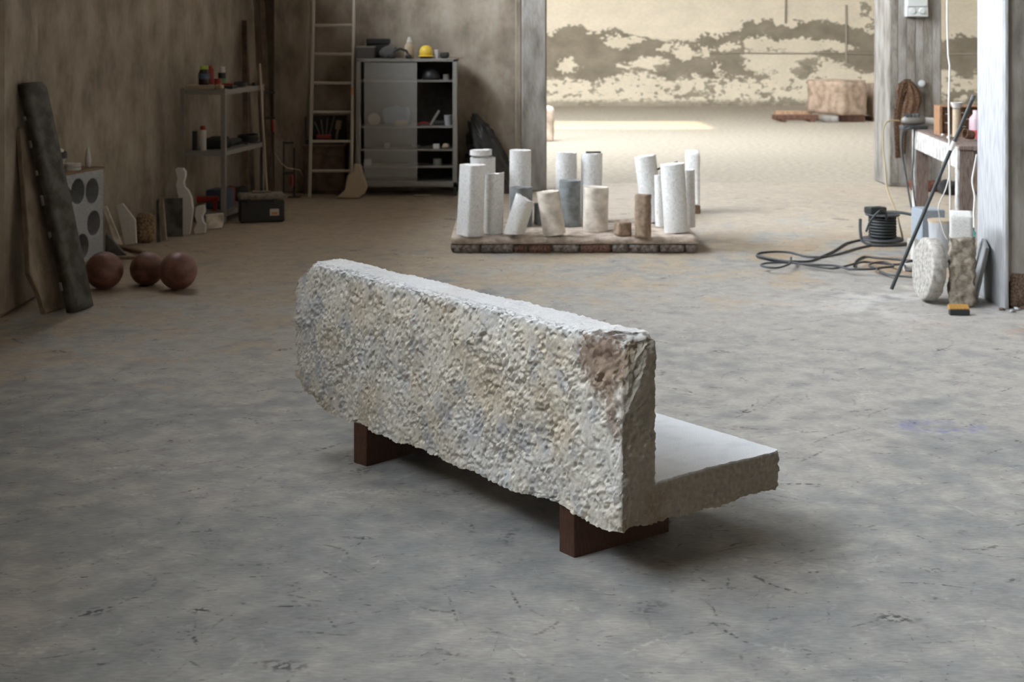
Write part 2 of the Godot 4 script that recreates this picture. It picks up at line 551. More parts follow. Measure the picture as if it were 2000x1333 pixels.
func paint_far_wall() -> void:
	# 25 m wide, from x = -9 to 16, and 4 m high
	var W := 2048
	var Hh := 512
	var S := FastNoiseLite.TYPE_SIMPLEX_SMOOTH
	var n1 := field(S, 0.016, 5, 201, W, Hh, false)
	var n2 := field(S, 0.045, 4, 203, W, Hh, false)
	var n3 := field(S, 0.10, 3, 207, W, Hh, false)
	# patches of paint left in the bare band [x, y, rx, ry] and holes in the paint below it (photograph pixels)
	var keep := [[1108, 128, 20, 14], [1096, 180, 40, 34], [1205, 80, 28, 14], [1240, 76, 16, 8], [1228, 130, 20, 12], [1270, 125, 34, 14], [1302, 92, 13, 9], [1338, 103, 22, 15], [1377, 100, 15, 16], [1420, 95, 24, 9], [1480, 84, 34, 14], [1560, 88, 60, 13], [1640, 92, 30, 11], [1490, 118, 46, 22], [1540, 142, 28, 20], [1500, 160, 40, 22], [1560, 170, 60, 26], [1620, 140, 40, 26], [1660, 160, 30, 30], [1240, 178, 90, 34], [1360, 170, 34, 26], [1330, 190, 60, 16], [1410, 170, 22, 32], [1400, 130, 9, 10], [1440, 180, 40, 18], [1880, 164, 50, 12], [1810, 160, 60, 30], [1150, 180, 26, 20], [1550, 112, 50, 14], [1700, 175, 60, 30], [1960, 160, 60, 30]]
	var holes := [[1222, 122, 8, 9], [1190, 140, 7, 8], [1290, 132, 16, 9], [1385, 178, 10, 12], [1580, 128, 22, 16], [1565, 142, 18, 10], [1480, 150, 30, 6], [1440, 120, 16, 16], [1100, 150, 30, 4], [1163, 160, 4, 26], [1300, 176, 6, 7], [1340, 186, 40, 5], [1555, 170, 6, 4], [1600, 160, 8, 8], [1655, 128, 20, 6], [1690, 20, 7, 16], [1683, 12, 5, 10], [1412, 160, 6, 20], [1330, 150, 20, 7], [1240, 140, 10, 9], [1700, 45, 6, 16]]
	var o := PackedByteArray()
	o.resize(W * Hh * 3)
	for y in Hh:
		var hgt := 4.0 * (1.0 - (y + 0.5) / Hh)
		for x in W:
			var i := y * W + x
			var wx := -9.0 + 25.0 * x / W
			var a := n1[i] / 255.0
			var b := n2[i] / 255.0
			var c3 := n3[i] / 255.0
			var ix := 1000.0 + wx / 31.0 * FP
			var iy := HY + (EYE - hgt) / 31.0 * FP
			var col := Color(0.85, 0.80, 0.71)
			if hgt < 2.6:
				var jx := ix + (b - 0.5) * 34.0 + (c3 - 0.5) * 12.0
				var jy := iy + (a - 0.5) * 16.0 + (c3 - 0.5) * 12.0
				var g := bare(jx, jy)
				if g > 0.0:
					var paint := 0.0
					for e in keep:
						var dx: float = (jx - e[0]) / e[2]
						var dy: float = (jy - e[1]) / e[3]
						var d := dx * dx + dy * dy
						if d < 1.4:
							paint = maxf(paint, 1.0 - smoothstep(0.75, 1.15, d))
					if ix < 1060.0 or ix > 1920.0:
						paint = smoothstep(0.52, 0.60, a * 0.5 + b * 0.5)
					g *= 1.0 - paint
					if jy > 150.0:
						g = maxf(g * smoothstep(0.36, 0.5, b), smoothstep(0.64, 0.72, b) * 0.8)
					g = maxf(g, smoothstep(192.0, 202.0, iy + (c3 - 0.5) * 10.0) * 0.75)
				for e in holes:
					var dx: float = (jx - e[0]) / e[2]
					var dy: float = (jy - e[1]) / e[3]
					g = maxf(g, 0.85 * (1.0 - smoothstep(0.5, 1.2, dx * dx + dy * dy)))
				var mud := Color(0.475, 0.435, 0.37).lerp(Color(0.56, 0.52, 0.45), a)
				if iy > 75.0:
					col = col.lerp(Color(0.78, 0.735, 0.645), 0.5)
				col = col.lerp(mud, clampf(g, 0, 1))
			var k := 0.94 + 0.06 * c3 + 0.06 * (a - 0.5)
			o[i * 3] = int(clampf(col.r * k, 0, 1) * 255)
			o[i * 3 + 1] = int(clampf(col.g * k, 0, 1) * 255)
			o[i * 3 + 2] = int(clampf(col.b * k, 0, 1) * 255)
	T.far_wall = ImageTexture.create_from_image(Image.create_from_data(W, Hh, false, Image.FORMAT_RGB8, o))
	var m := StandardMaterial3D.new()
	m.resource_name = "peeling_paint"
	m.albedo_texture = T.far_wall
	m.roughness = 0.95
	m.texture_repeat = false
	M.peeling = m

func build_shell() -> void:
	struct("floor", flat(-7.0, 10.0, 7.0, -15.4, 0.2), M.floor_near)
	struct("floor", flat(-9.0, 16.0, -15.412, -31.5, 0.2), M.floor_far)

	# left wall with three high windows, 0.35 m thick, seen from inside; local x runs along it from z = 7 to z = -14.75
	var p0 := Vector3(wall_x(7.0), 0, 7.0)
	var p1 := Vector3(wall_x(-14.9), 0, -14.9)
	var len := p0.distance_to(p1)
	var dir := (p1 - p0) / len
	var xf := Transform3D(Basis(dir, Vector3.UP, dir.cross(Vector3.UP)), p0)
	var head := 9.2
	var wall_h := 9.8
	var g := Geo.new()
	var wins := [[7.0, 12.2, 4.7], [12.7, 15.9, 4.5], [16.4, 20.9, 3.4]]      # from, to, sill
	var last := 0.0
	for w in wins + [[len, len, 0.0]]:
		g.box(Transform3D(Basis(), Vector3((last + w[0]) / 2, wall_h / 2, -0.175)), Vector3(w[0] - last, wall_h, 0.35), 0.0)
		last = w[1]
		if w[2] > 0.0:
			g.box(Transform3D(Basis(), Vector3((w[0] + w[1]) / 2, w[2] / 2, -0.175)), Vector3(w[1] - w[0], w[2], 0.35), 0.0)
			g.box(Transform3D(Basis(), Vector3((w[0] + w[1]) / 2, (head + wall_h) / 2, -0.175)), Vector3(w[1] - w[0], wall_h - head, 0.35), 0.0)
	struct("wall_left", g.done(), M.plaster, xf)
	var n := 0
	for w in wins:
		n += 1
		var wd: float = w[1] - w[0]
		var ht: float = head - w[2]
		var fr := Geo.new()
		for k in 5:
			fr.box(Transform3D(Basis(), Vector3(lerpf(0.02, wd - 0.02, k / 4.0), ht / 2, 0)), Vector3(0.04, ht, 0.05), 0.0)
		for k in 4:
			fr.box(Transform3D(Basis(), Vector3(wd / 2, lerpf(0.02, ht - 0.02, k / 3.0), 0)), Vector3(wd, 0.035, 0.045), 0.0)
		struct("window_%d" % n, fr.done(), M.steel_window, xf * Transform3D(Basis(), Vector3(w[0], w[2], -0.2)))

	# back wall of the hall up to the pillar beside the wide opening, unseen beam above the opening hung low to block the rooflight, wall to the right
	struct("wall_back", span(Vector3(-3.2, 0, -15.0), Vector3(0.1, 9.8, -14.6), 0.0), M.plaster)
	struct("trim_1", span(Vector3(0.0, 3.1, -15.4), Vector3(10.0, 9.8, -14.8), 0.02), M.concrete_grey)
	struct("wall_right", span(Vector3(9.0, 0, -15.4), Vector3(9.4, 9.8, 7.4), 0.0), M.plaster)
	struct("wall_rear", span(Vector3(-7.0, 0, 7.0), Vector3(9.4, 9.8, 7.4), 0.0), M.plaster)
	struct("ceiling", span(Vector3(-7.2, 9.8, -15.4), Vector3(9.4, 10.1, 7.4), 0.0), M.ceiling)

	# far hall: end wall, side walls, roof with a rooflight
	var fw := SurfaceTool.new()
	fw.begin(Mesh.PRIMITIVE_TRIANGLES)
	for f in [[Vector3(-9, 0, -31), Vector3(16, 7.5, -31), Vector3.BACK], [Vector3(16, 0, -31.4), Vector3(-9, 7.5, -31.4), Vector3.FORWARD]]:
		var a: Vector3 = f[0]
		var c: Vector3 = f[1]
		var vs := [a, Vector3(c.x, a.y, a.z), c, Vector3(a.x, c.y, a.z)]
		for k in [0, 2, 1, 0, 3, 2]:
			var v: Vector3 = vs[k]
			fw.set_normal(f[2])
			fw.set_uv(Vector2((v.x + 9.0) / 25.0, 1.0 - v.y / 4.0))
			fw.add_vertex(v)
	struct("wall_far", fw.commit(), M.peeling)
	struct("wall_far_left", span(Vector3(-9.4, 0, -31.4), Vector3(-9.0, 7.5, -15.0), 0.0), M.cream)
	struct("wall_far_right", span(Vector3(16.0, 0, -31.4), Vector3(16.4, 7.5, -15.0), 0.0), M.cream)
	# unseen openings added beside the main hall to light the far wall
	for d in [[-9.0, -3.2, -7.6, -4.2], [9.0, 16.0, 11.0, 12.6]]:
		var dw := Geo.new()
		dw.box(at(Vector3((d[0] + d[2]) / 2, 3.75, -15.2)), Vector3(d[2] - d[0], 7.5, 0.4), 0.0)
		dw.box(at(Vector3((d[1] + d[3]) / 2, 3.75, -15.2)), Vector3(d[1] - d[3], 7.5, 0.4), 0.0)
		dw.box(at(Vector3((d[2] + d[3]) / 2, 6.5, -15.2)), Vector3(d[3] - d[2], 2.0, 0.4), 0.0)
		struct("wall_added_gap", dw.done(), M.cream)
	var z0 := -20.2
	var z1 := -22.3
	var rx0 := -4.0
	var rx1 := 3.7
	var rf := Geo.new()
	rf.box(Transform3D(Basis(), Vector3(3.5, 7.65, (-15.0 + z0) / 2)), Vector3(25.8, 0.3, -15.0 - z0), 0.0)
	rf.box(Transform3D(Basis(), Vector3(3.5, 7.65, (z1 - 31.4) / 2)), Vector3(25.8, 0.3, z1 + 31.4), 0.0)
	rf.box(Transform3D(Basis(), Vector3((-9.4 + rx0) / 2, 7.65, (z0 + z1) / 2)), Vector3(rx0 + 9.4, 0.3, z0 - z1), 0.0)
	rf.box(Transform3D(Basis(), Vector3((16.4 + rx1) / 2, 7.65, (z0 + z1) / 2)), Vector3(16.4 - rx1, 0.3, z0 - z1), 0.0)
	struct("ceiling_far", rf.done(), M.ceiling)

# ---------------------------------------------------------------- the stone bench
const BL := 1.934     # length
const B0 := 0.142     # underside
const BS := 0.271     # seat
const BT := 0.708     # top of the back
const BK := 0.130     # thickness of the back
const BD := 0.666     # depth with the seat

func near(d: float, r: float) -> float:
	var v := clampf(1.0 - d / r, 0.0, 1.0)
	return v * v * (3.0 - 2.0 * v)

func bench_mesh() -> ArrayMesh:
	var cell := FastNoiseLite.new()
	cell.noise_type = FastNoiseLite.TYPE_CELLULAR
	cell.cellular_return_type = FastNoiseLite.RETURN_DISTANCE2_SUB
	cell.fractal_type = FastNoiseLite.FRACTAL_NONE
	cell.frequency = 38.0
	cell.seed = 5
	cell.domain_warp_enabled = true
	cell.domain_warp_amplitude = 0.03
	cell.domain_warp_frequency = 22.0
	var lump := FastNoiseLite.new()
	lump.noise_type = FastNoiseLite.TYPE_SIMPLEX_SMOOTH
	lump.frequency = 42.0
	lump.fractal_octaves = 4
	lump.fractal_gain = 0.6
	lump.seed = 9
	var ridge := FastNoiseLite.new()
	ridge.noise_type = FastNoiseLite.TYPE_SIMPLEX
	ridge.fractal_type = FastNoiseLite.FRACTAL_RIDGED
	ridge.frequency = 16.0
	ridge.fractal_octaves = 4
	ridge.fractal_gain = 0.55
	ridge.seed = 29
	var low := FastNoiseLite.new()
	low.noise_type = FastNoiseLite.TYPE_SIMPLEX_SMOOTH
	low.frequency = 5.0
	low.fractal_octaves = 2
	low.seed = 17
	var tint := FastNoiseLite.new()
	tint.noise_type = FastNoiseLite.TYPE_SIMPLEX_SMOOTH
	tint.frequency = 4.0
	tint.fractal_octaves = 5
	tint.seed = 21
	var fleck := FastNoiseLite.new()
	fleck.noise_type = FastNoiseLite.TYPE_SIMPLEX_SMOOTH
	fleck.frequency = 60.0
	fleck.fractal_octaves = 2
	fleck.seed = 33
	# planes that chip the block: point and outward normal, roughness
	var chips := [
		[Vector3(-1.0, BT - 0.020, 0.0), Vector3(0, 0.78, 0.62).normalized()],
		[Vector3(-BL, 0.600, 0), Vector3(-0.60, 0.80, 0.08).normalized()],
		[Vector3(-BL, 0.560, 0), Vector3(-0.85, 0.40, 0.34).normalized()],
		[Vector3(-BL, 0.235, 0), Vector3(-0.36, -0.93, 0.05).normalized()],
		[Vector3(0, 0.675, -BK), Vector3(0.62, 0.78, -0.1).normalized()],
		[Vector3(0, 0.43, -0.008), (Vector3(0, 0.70, -0.115) - Vector3(0, 0.43, -0.008)).cross(Vector3(-0.15, 0.70, 0.0) - Vector3(0, 0.43, -0.008)).normalized()],
		[Vector3(-0.0, 0.25, 0.0), Vector3(0.80, 0.05, 0.60).normalized()],
		[Vector3(0.0, 0.158, -BD), Vector3(0.25, -0.8, -0.5).normalized()],
		[Vector3(-0.01, BS, -BD), Vector3(0.6, 0.2, -0.75).normalized()],
	]
	for c in chips:
		if c[1].x + c[1].y + c[1].z < -3.0:
			c[1] = -c[1]
	if chips[5][1].z < 0.0:
		chips[5][1] = -chips[5][1]
	var V := PackedVector3Array()
	var C := PackedColorArray()
	var I := PackedInt32Array()
	var bend := func(p: Vector3) -> Vector3:
		var k_out := near(absf(p.z), 0.03)
		var k_top := near(absf(p.y - BT), 0.03)
		var k_in := near(maxf(absf(p.z + BK), maxf(0.0, BS - p.y)), 0.02)
		var k_seat := near(maxf(absf(p.y - BS), maxf(0.0, p.z + BK)), 0.02)
		var k_front := near(absf(p.z + BD), 0.02)
		var k_bot := near(absf(p.y - B0), 0.03)
		var k_r := near(absf(p.x), 0.03)
		var k_l := near(absf(p.x + BL), 0.03)
		var rough := clampf(k_out + k_top + k_r + k_l + k_front * 0.6 + k_bot, 0, 1)
		var r := p
		var lo := 0.0
		var pick := 0.0
		var lm := 0.0
		if rough > 0.01:
			lo = low.get_noise_3dv(p)
			lm = lump.get_noise_3dv(p)
			# pits of the point chisel: rounded hollows between sharp rims
			pick = (cell.get_noise_3d(p.x, p.y * 0.85, p.z) + 1.0) * 0.55 + (ridge.get_noise_3d(p.x + p.y * 0.35, p.y * 0.8, p.z) * 0.5 + 0.5) * 0.55
		r.z += k_out * (0.010 * lo + (0.015 * (pick - 0.45) + 0.0085 * lm) * clampf(0.72 + 1.5 * low.get_noise_3d(p.x * 1.9 + 4.0, p.y * 1.9, p.z), 0.22, 1.25) - 0.010 * smoothstep(0.30, 0.62, fleck.get_noise_3d(p.x * 0.55 + 5.0, p.y * 0.42, p.z * 0.55)) - 0.005)
		r.y += k_top * (0.006 * lo + 0.006 * lm + 0.004 * (pick - 0.3) - 0.002)
		r.x += (k_r - k_l) * (0.014 * lo + 0.010 * lm + 0.004 * (pick - 0.3) - 0.004)
		r.z -= k_in * (0.0008 * lm) + k_front * (0.004 * lo + 0.004 * lm)
		r.y -= k_bot * (0.014 * lo + 0.0045 * lm - 0.004)
		r.y += k_seat * 0.0004 * lo
		var n := 0
		for c in chips:
			var d: float = c[1].dot(r - c[0])
			var wob := 0.010 * lm + 0.012 * lo + (0.004 * (pick - 0.3) if n != 5 else 0.0)
			if n == 5:
				wob = 0.012 * low.get_noise_3d(p.x * 3.0, p.y * 3.0, p.z * 3.0) + 0.004 * lm - 0.006 * absf(low.get_noise_3d(p.x * 5.0 + 7.0, p.y * 5.0, p.z * 5.0))
			elif n == 8:
				wob = 0.002 * lm
			if d > wob:
				r -= c[1] * (d - wob)
			n += 1
		return r
	var paint := func(p: Vector3) -> Color:
		var a := tint.get_noise_3d(p.x * 0.7, p.y * 0.8, p.z * 0.7)
		var b := tint.get_noise_3d(p.x * 2.2 + 9.0, p.y * 1.3 + 3.0, p.z * 2.2)
		var f := fleck.get_noise_3dv(p)
		var c := Color(0.78, 0.72, 0.61)
		c = c.lerp(Color(0.52, 0.515, 0.505), smoothstep(0.02, 0.4, b) * 0.85)        # blue grey veins
		c = c.lerp(Color(0.64, 0.53, 0.37), smoothstep(-0.02, 0.45, a + f * 0.35) * 0.7)  # ochre tint
		c = c.lerp(Color(0.82, 0.81, 0.79), smoothstep(0.1, 0.6, -a + f * 0.4) * 0.6)   # white crystals
		c = c.lerp(Color(0.27, 0.25, 0.215), smoothstep(0.2, 0.7, f - b * 0.4) * 0.5)
		# dusty sawn top
		c = c.lerp(Color(0.74, 0.745, 0.75), near(absf(p.y - BT), 0.05) * 0.75)
		# rust on the broken corner; the right end is a darker mottled brown
		var q := p - Vector3(-0.10, 0.62, 0.0)
		var rust := clampf(1.25 - Vector2(q.x / 0.11, q.y / 0.11).length() - 3.0 * absf(p.z) + f * 0.5 + b * 0.6, 0, 1)
		c = c.lerp(Color(0.30, 0.185, 0.11), smoothstep(0.2, 0.7, rust) * 0.8)
		var tail := clampf(1.0 - absf(p.x + 0.06 + (p.y - 0.5) * 0.15) / 0.045, 0, 1) * smoothstep(0.36, 0.46, p.y) * smoothstep(0.62, 0.55, p.y) * near(absf(p.z), 0.05)
		c = c.lerp(Color(0.31, 0.20, 0.13), smoothstep(0.25, 0.7, tail + f * 0.5) * 0.7)
		var e := near(absf(p.x), 0.02)
		c = c.lerp(Color(0.31, 0.275, 0.225).lerp(Color(0.25, 0.19, 0.12), smoothstep(0.0, 0.4, a + 0.3 * near(absf(p.z), 0.10))).lerp(Color(0.47, 0.42, 0.34), smoothstep(0.15, 0.6, f) * 0.6), e * 0.88)
		# honed seat
		var seat := near(maxf(absf(p.y - BS), maxf(0.0, p.z + BK)), 0.01)
		c = c.lerp(Color(0.76, 0.775, 0.79).lerp(Color(0.62, 0.65, 0.68), smoothstep(0.0, 0.6, b) * 0.6), seat)
		return c
	var sheet := func(o: Vector3, u: Vector3, v: Vector3, nu: int, nv: int) -> void:
		# u x v points out of the stone
		var first := V.size()
		for j in nv + 1:
			for i in nu + 1:
				var p: Vector3 = o + u * (float(i) / nu) + v * (float(j) / nv)
				V.append(bend.call(p))
				C.append(paint.call(p))
		for j in nv:
			for i in nu:
				var k := first + j * (nu + 1) + i
				I.append_array([k, k + nu + 2, k + 1, k, k + nu + 1, k + nu + 2])
	var nx := 430
	var ny0 := 30
	var ny1 := 100
	var nb := 30
	var ns := 100
	var X := Vector3(BL, 0, 0)
	sheet.call(Vector3(-BL, B0, 0), X, Vector3(0, BS - B0, 0), nx, ny0)
	sheet.call(Vector3(-BL, BS, 0), X, Vector3(0, BT - BS, 0), nx, ny1)
	sheet.call(Vector3(-BL, BT, 0), X, Vector3(0, 0, -BK), nx, nb)
	sheet.call(Vector3(0, BS, -BK), -X, Vector3(0, BT - BS, 0), nx, 40)
	sheet.call(Vector3(-BL, BS, -BK), X, Vector3(0, 0, BK - BD), nx, ns / 2)
	sheet.call(Vector3(0, B0, -BD), -X, Vector3(0, BS - B0, 0), nx, ny0)
	sheet.call(Vector3(-BL, B0, -BD), X, Vector3(0, 0, BD), 215, 50)
	for s in [0, 1]:
		var ox := 0.0 if s == 0 else -BL
		var w := func(z0: float, z1: float, y0: float, y1: float, nz: int, ny: int) -> void:
			if s == 0:
				sheet.call(Vector3(ox, y0, z1), Vector3(0, 0, z0 - z1), Vector3(0, y1 - y0, 0), nz, ny)
			else:
				sheet.call(Vector3(ox, y0, z0), Vector3(0, 0, z1 - z0), Vector3(0, y1 - y0, 0), nz, ny)
		w.call(-BK, 0.0, B0, BS, nb, ny0)
		w.call(-BK, 0.0, BS, BT, nb, ny1)
		w.call(-BD, -BK, B0, BS, ns, ny0)
	# normals, averaged over faces; shared along sheet borders by position
	var N := PackedVector3Array()
	N.resize(V.size())
	for k in range(0, I.size(), 3):
		var n := (V[I[k + 2]] - V[I[k]]).cross(V[I[k + 1]] - V[I[k]])
		N[I[k]] += n
		N[I[k + 1]] += n
		N[I[k + 2]] += n
	for k in N.size():
		N[k] = N[k].normalized() if N[k].length_squared() > 1e-18 else Vector3.UP
	var arr := []
	arr.resize(Mesh.ARRAY_MAX)
	arr[Mesh.ARRAY_VERTEX] = V
	arr[Mesh.ARRAY_NORMAL] = N
	arr[Mesh.ARRAY_COLOR] = C
	arr[Mesh.ARRAY_INDEX] = I
	var mesh := ArrayMesh.new()
	mesh.add_surface_from_arrays(Mesh.PRIMITIVE_TRIANGLES, arr)
	return mesh

func build_bench() -> void:
	var m := mat("bench_stone", Color(1, 1, 1), 0.82, "fine", Vector3(9, 9, 9), 0.0, "h_speck", 0.12)
	m.vertex_color_use_as_albedo = true
	var turn := -atan2(0.7943, 0.6076)
	var b := thing("stone_bench", "rough hewn pale stone bench with smooth seat raised on two dark wooden blocks", "bench", at(Vector3(0.318, 0, -4.216), turn))
	part(b, "stone_block", bench_mesh(), m)
	var inv := b.transform.affine_inverse()
	# supports, from the two visible bottom corners of each
	for s in [[gp(1121.3, 1091), gp(1092.2, 1077.6), 0.0], [gp(716.0, 912.2), gp(690.6, 904.2), 0.0]]:
		var k: Vector3 = inv * (s[0] as Vector3)
		var l: Vector3 = inv * (s[1] as Vector3)
		var w := Vector3(k.x - l.x, 0, k.z - l.z).normalized()
		var bd := Vector3(-w.z, 0, w.x)
		if bd.z > 0.0:
			bd = -bd
		var bas := Basis(w, Vector3.UP, w.cross(Vector3.UP))
		var c := (k + l) * 0.5 + bd * 0.195
		part(b, "wooden_support", bx(Vector3(0.073, 0.15, 0.39), 0.002), M.walnut, Transform3D(bas, c + Vector3(0, 0.075, 0)))

# ---------------------------------------------------------------- stones
# a sawn or broken stone: box of given size, its faces subdivided and roughened; origin at the middle of its base
func stone(size: Vector3, amp: float, s: int, freq := 9.0, step := 0.03, edge := 0.012, cuts := []) -> ArrayMesh:
	var n := FastNoiseLite.new()
	n.noise_type = FastNoiseLite.TYPE_SIMPLEX_SMOOTH
	n.frequency = freq
	n.fractal_octaves = 3
	n.seed = s
	var g := Geo.new()
	g.smooth = 1
	var h := size * 0.5
	var fit := func(p: Vector3) -> Vector3:
		# round the edges, then roughen
		var c := Vector3(clampf(p.x, -h.x + edge, h.x - edge), clampf(p.y, -h.y + edge, h.y - edge), clampf(p.z, -h.z + edge, h.z - edge))
		var d := p - c
		var r := p
		if d.length() > edge:
			r = c + d.normalized() * edge
		var k := d.normalized() if d.length() > 1e-6 else Vector3.UP
		r += k * n.get_noise_3dv(p + Vector3(s, 0, 0)) * amp
		for q in cuts:
			var e: float = (q[1] as Vector3).dot(r - (q[0] as Vector3) + Vector3(0, h.y, 0))
			var wob := n.get_noise_3dv(p * 0.7) * amp
			if e > wob:
				r -= q[1] * (e - wob)
		r.y += h.y
		r.y = maxf(r.y, 0.0)
		return r
	for f in 6:
		var ax := f / 2
		var sg := 1.0 if f % 2 == 0 else -1.0
		var u := Vector3.ZERO
		var v := Vector3.ZERO
		var o := Vector3.ZERO
		u[(ax + 1) % 3] = 1.0
		v[(ax + 2) % 3] = sg
		o[ax] = sg * h[ax]
		var nu: int = clampi(int(size[(ax + 1) % 3] / step), 2, 40)
		var nv: int = clampi(int(size[(ax + 2) % 3] / step), 2, 40)
		for j in nv:
			for i in nu:
				var a := o + u * h[(ax + 1) % 3] * (2.0 * i / nu - 1.0) + v * h[(ax + 2) % 3] * (2.0 * j / nv - 1.0)
				var b := o + u * h[(ax + 1) % 3] * (2.0 * (i + 1) / nu - 1.0) + v * h[(ax + 2) % 3] * (2.0 * j / nv - 1.0)
				var c := o + u * h[(ax + 1) % 3] * (2.0 * (i + 1) / nu - 1.0) + v * h[(ax + 2) % 3] * (2.0 * (j + 1) / nv - 1.0)
				var d := o + u * h[(ax + 1) % 3] * (2.0 * i / nu - 1.0) + v * h[(ax + 2) % 3] * (2.0 * (j + 1) / nv - 1.0)
				g.q(fit.call(a), fit.call(b), fit.call(c), fit.call(d))
	return g.done()

# a drilled core: cylinder along y with a rough broken or sawn top; tilt of the top plane, flat along one side
func core(r: float, h: float, s: int, top_slope := Vector2.ZERO, flat_at := 9.0, flat_dir := 0.0, rough_top := 0.006, bottom_slope := Vector2.ZERO) -> ArrayMesh:
	var n := FastNoiseLite.new()
	n.noise_type = FastNoiseLite.TYPE_SIMPLEX_SMOOTH
	n.frequency = 14.0
	n.fractal_octaves = 3
	n.seed = s
	var g := Geo.new()
	var segs := 36
	var rows := 10
	var pt := func(k: int, j: int) -> Vector3:
		var w := TAU * (k % segs) / segs
		var rr := r + n.get_noise_2d(cos(w) * 0.05 * s, j * 0.02) * 0.0015
		var x := cos(w) * rr
		var z := sin(w) * rr
		if flat_at < 8.0:
			var d := x * cos(flat_dir) + z * sin(flat_dir) - flat_at
			if d > 0.0:
				x -= cos(flat_dir) * d
				z -= sin(flat_dir) * d
		var y0 := bottom_slope.x * (x + r) + bottom_slope.y * (z + r)
		var y1 := h + top_slope.x * x + top_slope.y * z + n.get_noise_2d(x, z) * rough_top
		return Vector3(x, lerpf(y0, y1, float(j) / rows), z)
	g.smooth = 1
	for j in rows:
		for k in segs:
			g.q(pt.call(k, j), pt.call(k, j + 1), pt.call(k + 1, j + 1), pt.call(k + 1, j))
	g.smooth = 2
	for e in [0, rows]:
		var mid := Vector3.ZERO
		for k in segs:
			mid += (pt.call(k, e) as Vector3) / segs
		var prev := 1.0
		for f in [0.66, 0.33, 0.0]:
			for k in segs:
				var a: Vector3 = mid.lerp(pt.call(k, e), prev)
				var b: Vector3 = mid.lerp(pt.call(k + 1, e), prev)
				var c: Vector3 = mid.lerp(pt.call(k + 1, e), f)
				var d: Vector3 = mid.lerp(pt.call(k, e), f)
				for v in 4:
					pass
				if e > 0:
					var up := func(p: Vector3, q: float) -> Vector3:
						return p + Vector3(0, n.get_noise_2d(p.x * 2.0 + 3.0, p.z * 2.0) * rough_top * (1.0 - q), 0)
					a = up.call(a, prev)
					b = up.call(b, prev)
					c = up.call(c, f)
					d = up.call(d, f)
					if f > 0.0:
						g.q(a, d, c, b)
					else:
						g.t(a, d, b)
				else:
					if f > 0.0:
						g.q(a, b, c, d)
					else:
						g.t(a, b, d)
			prev = f
	return g.done()

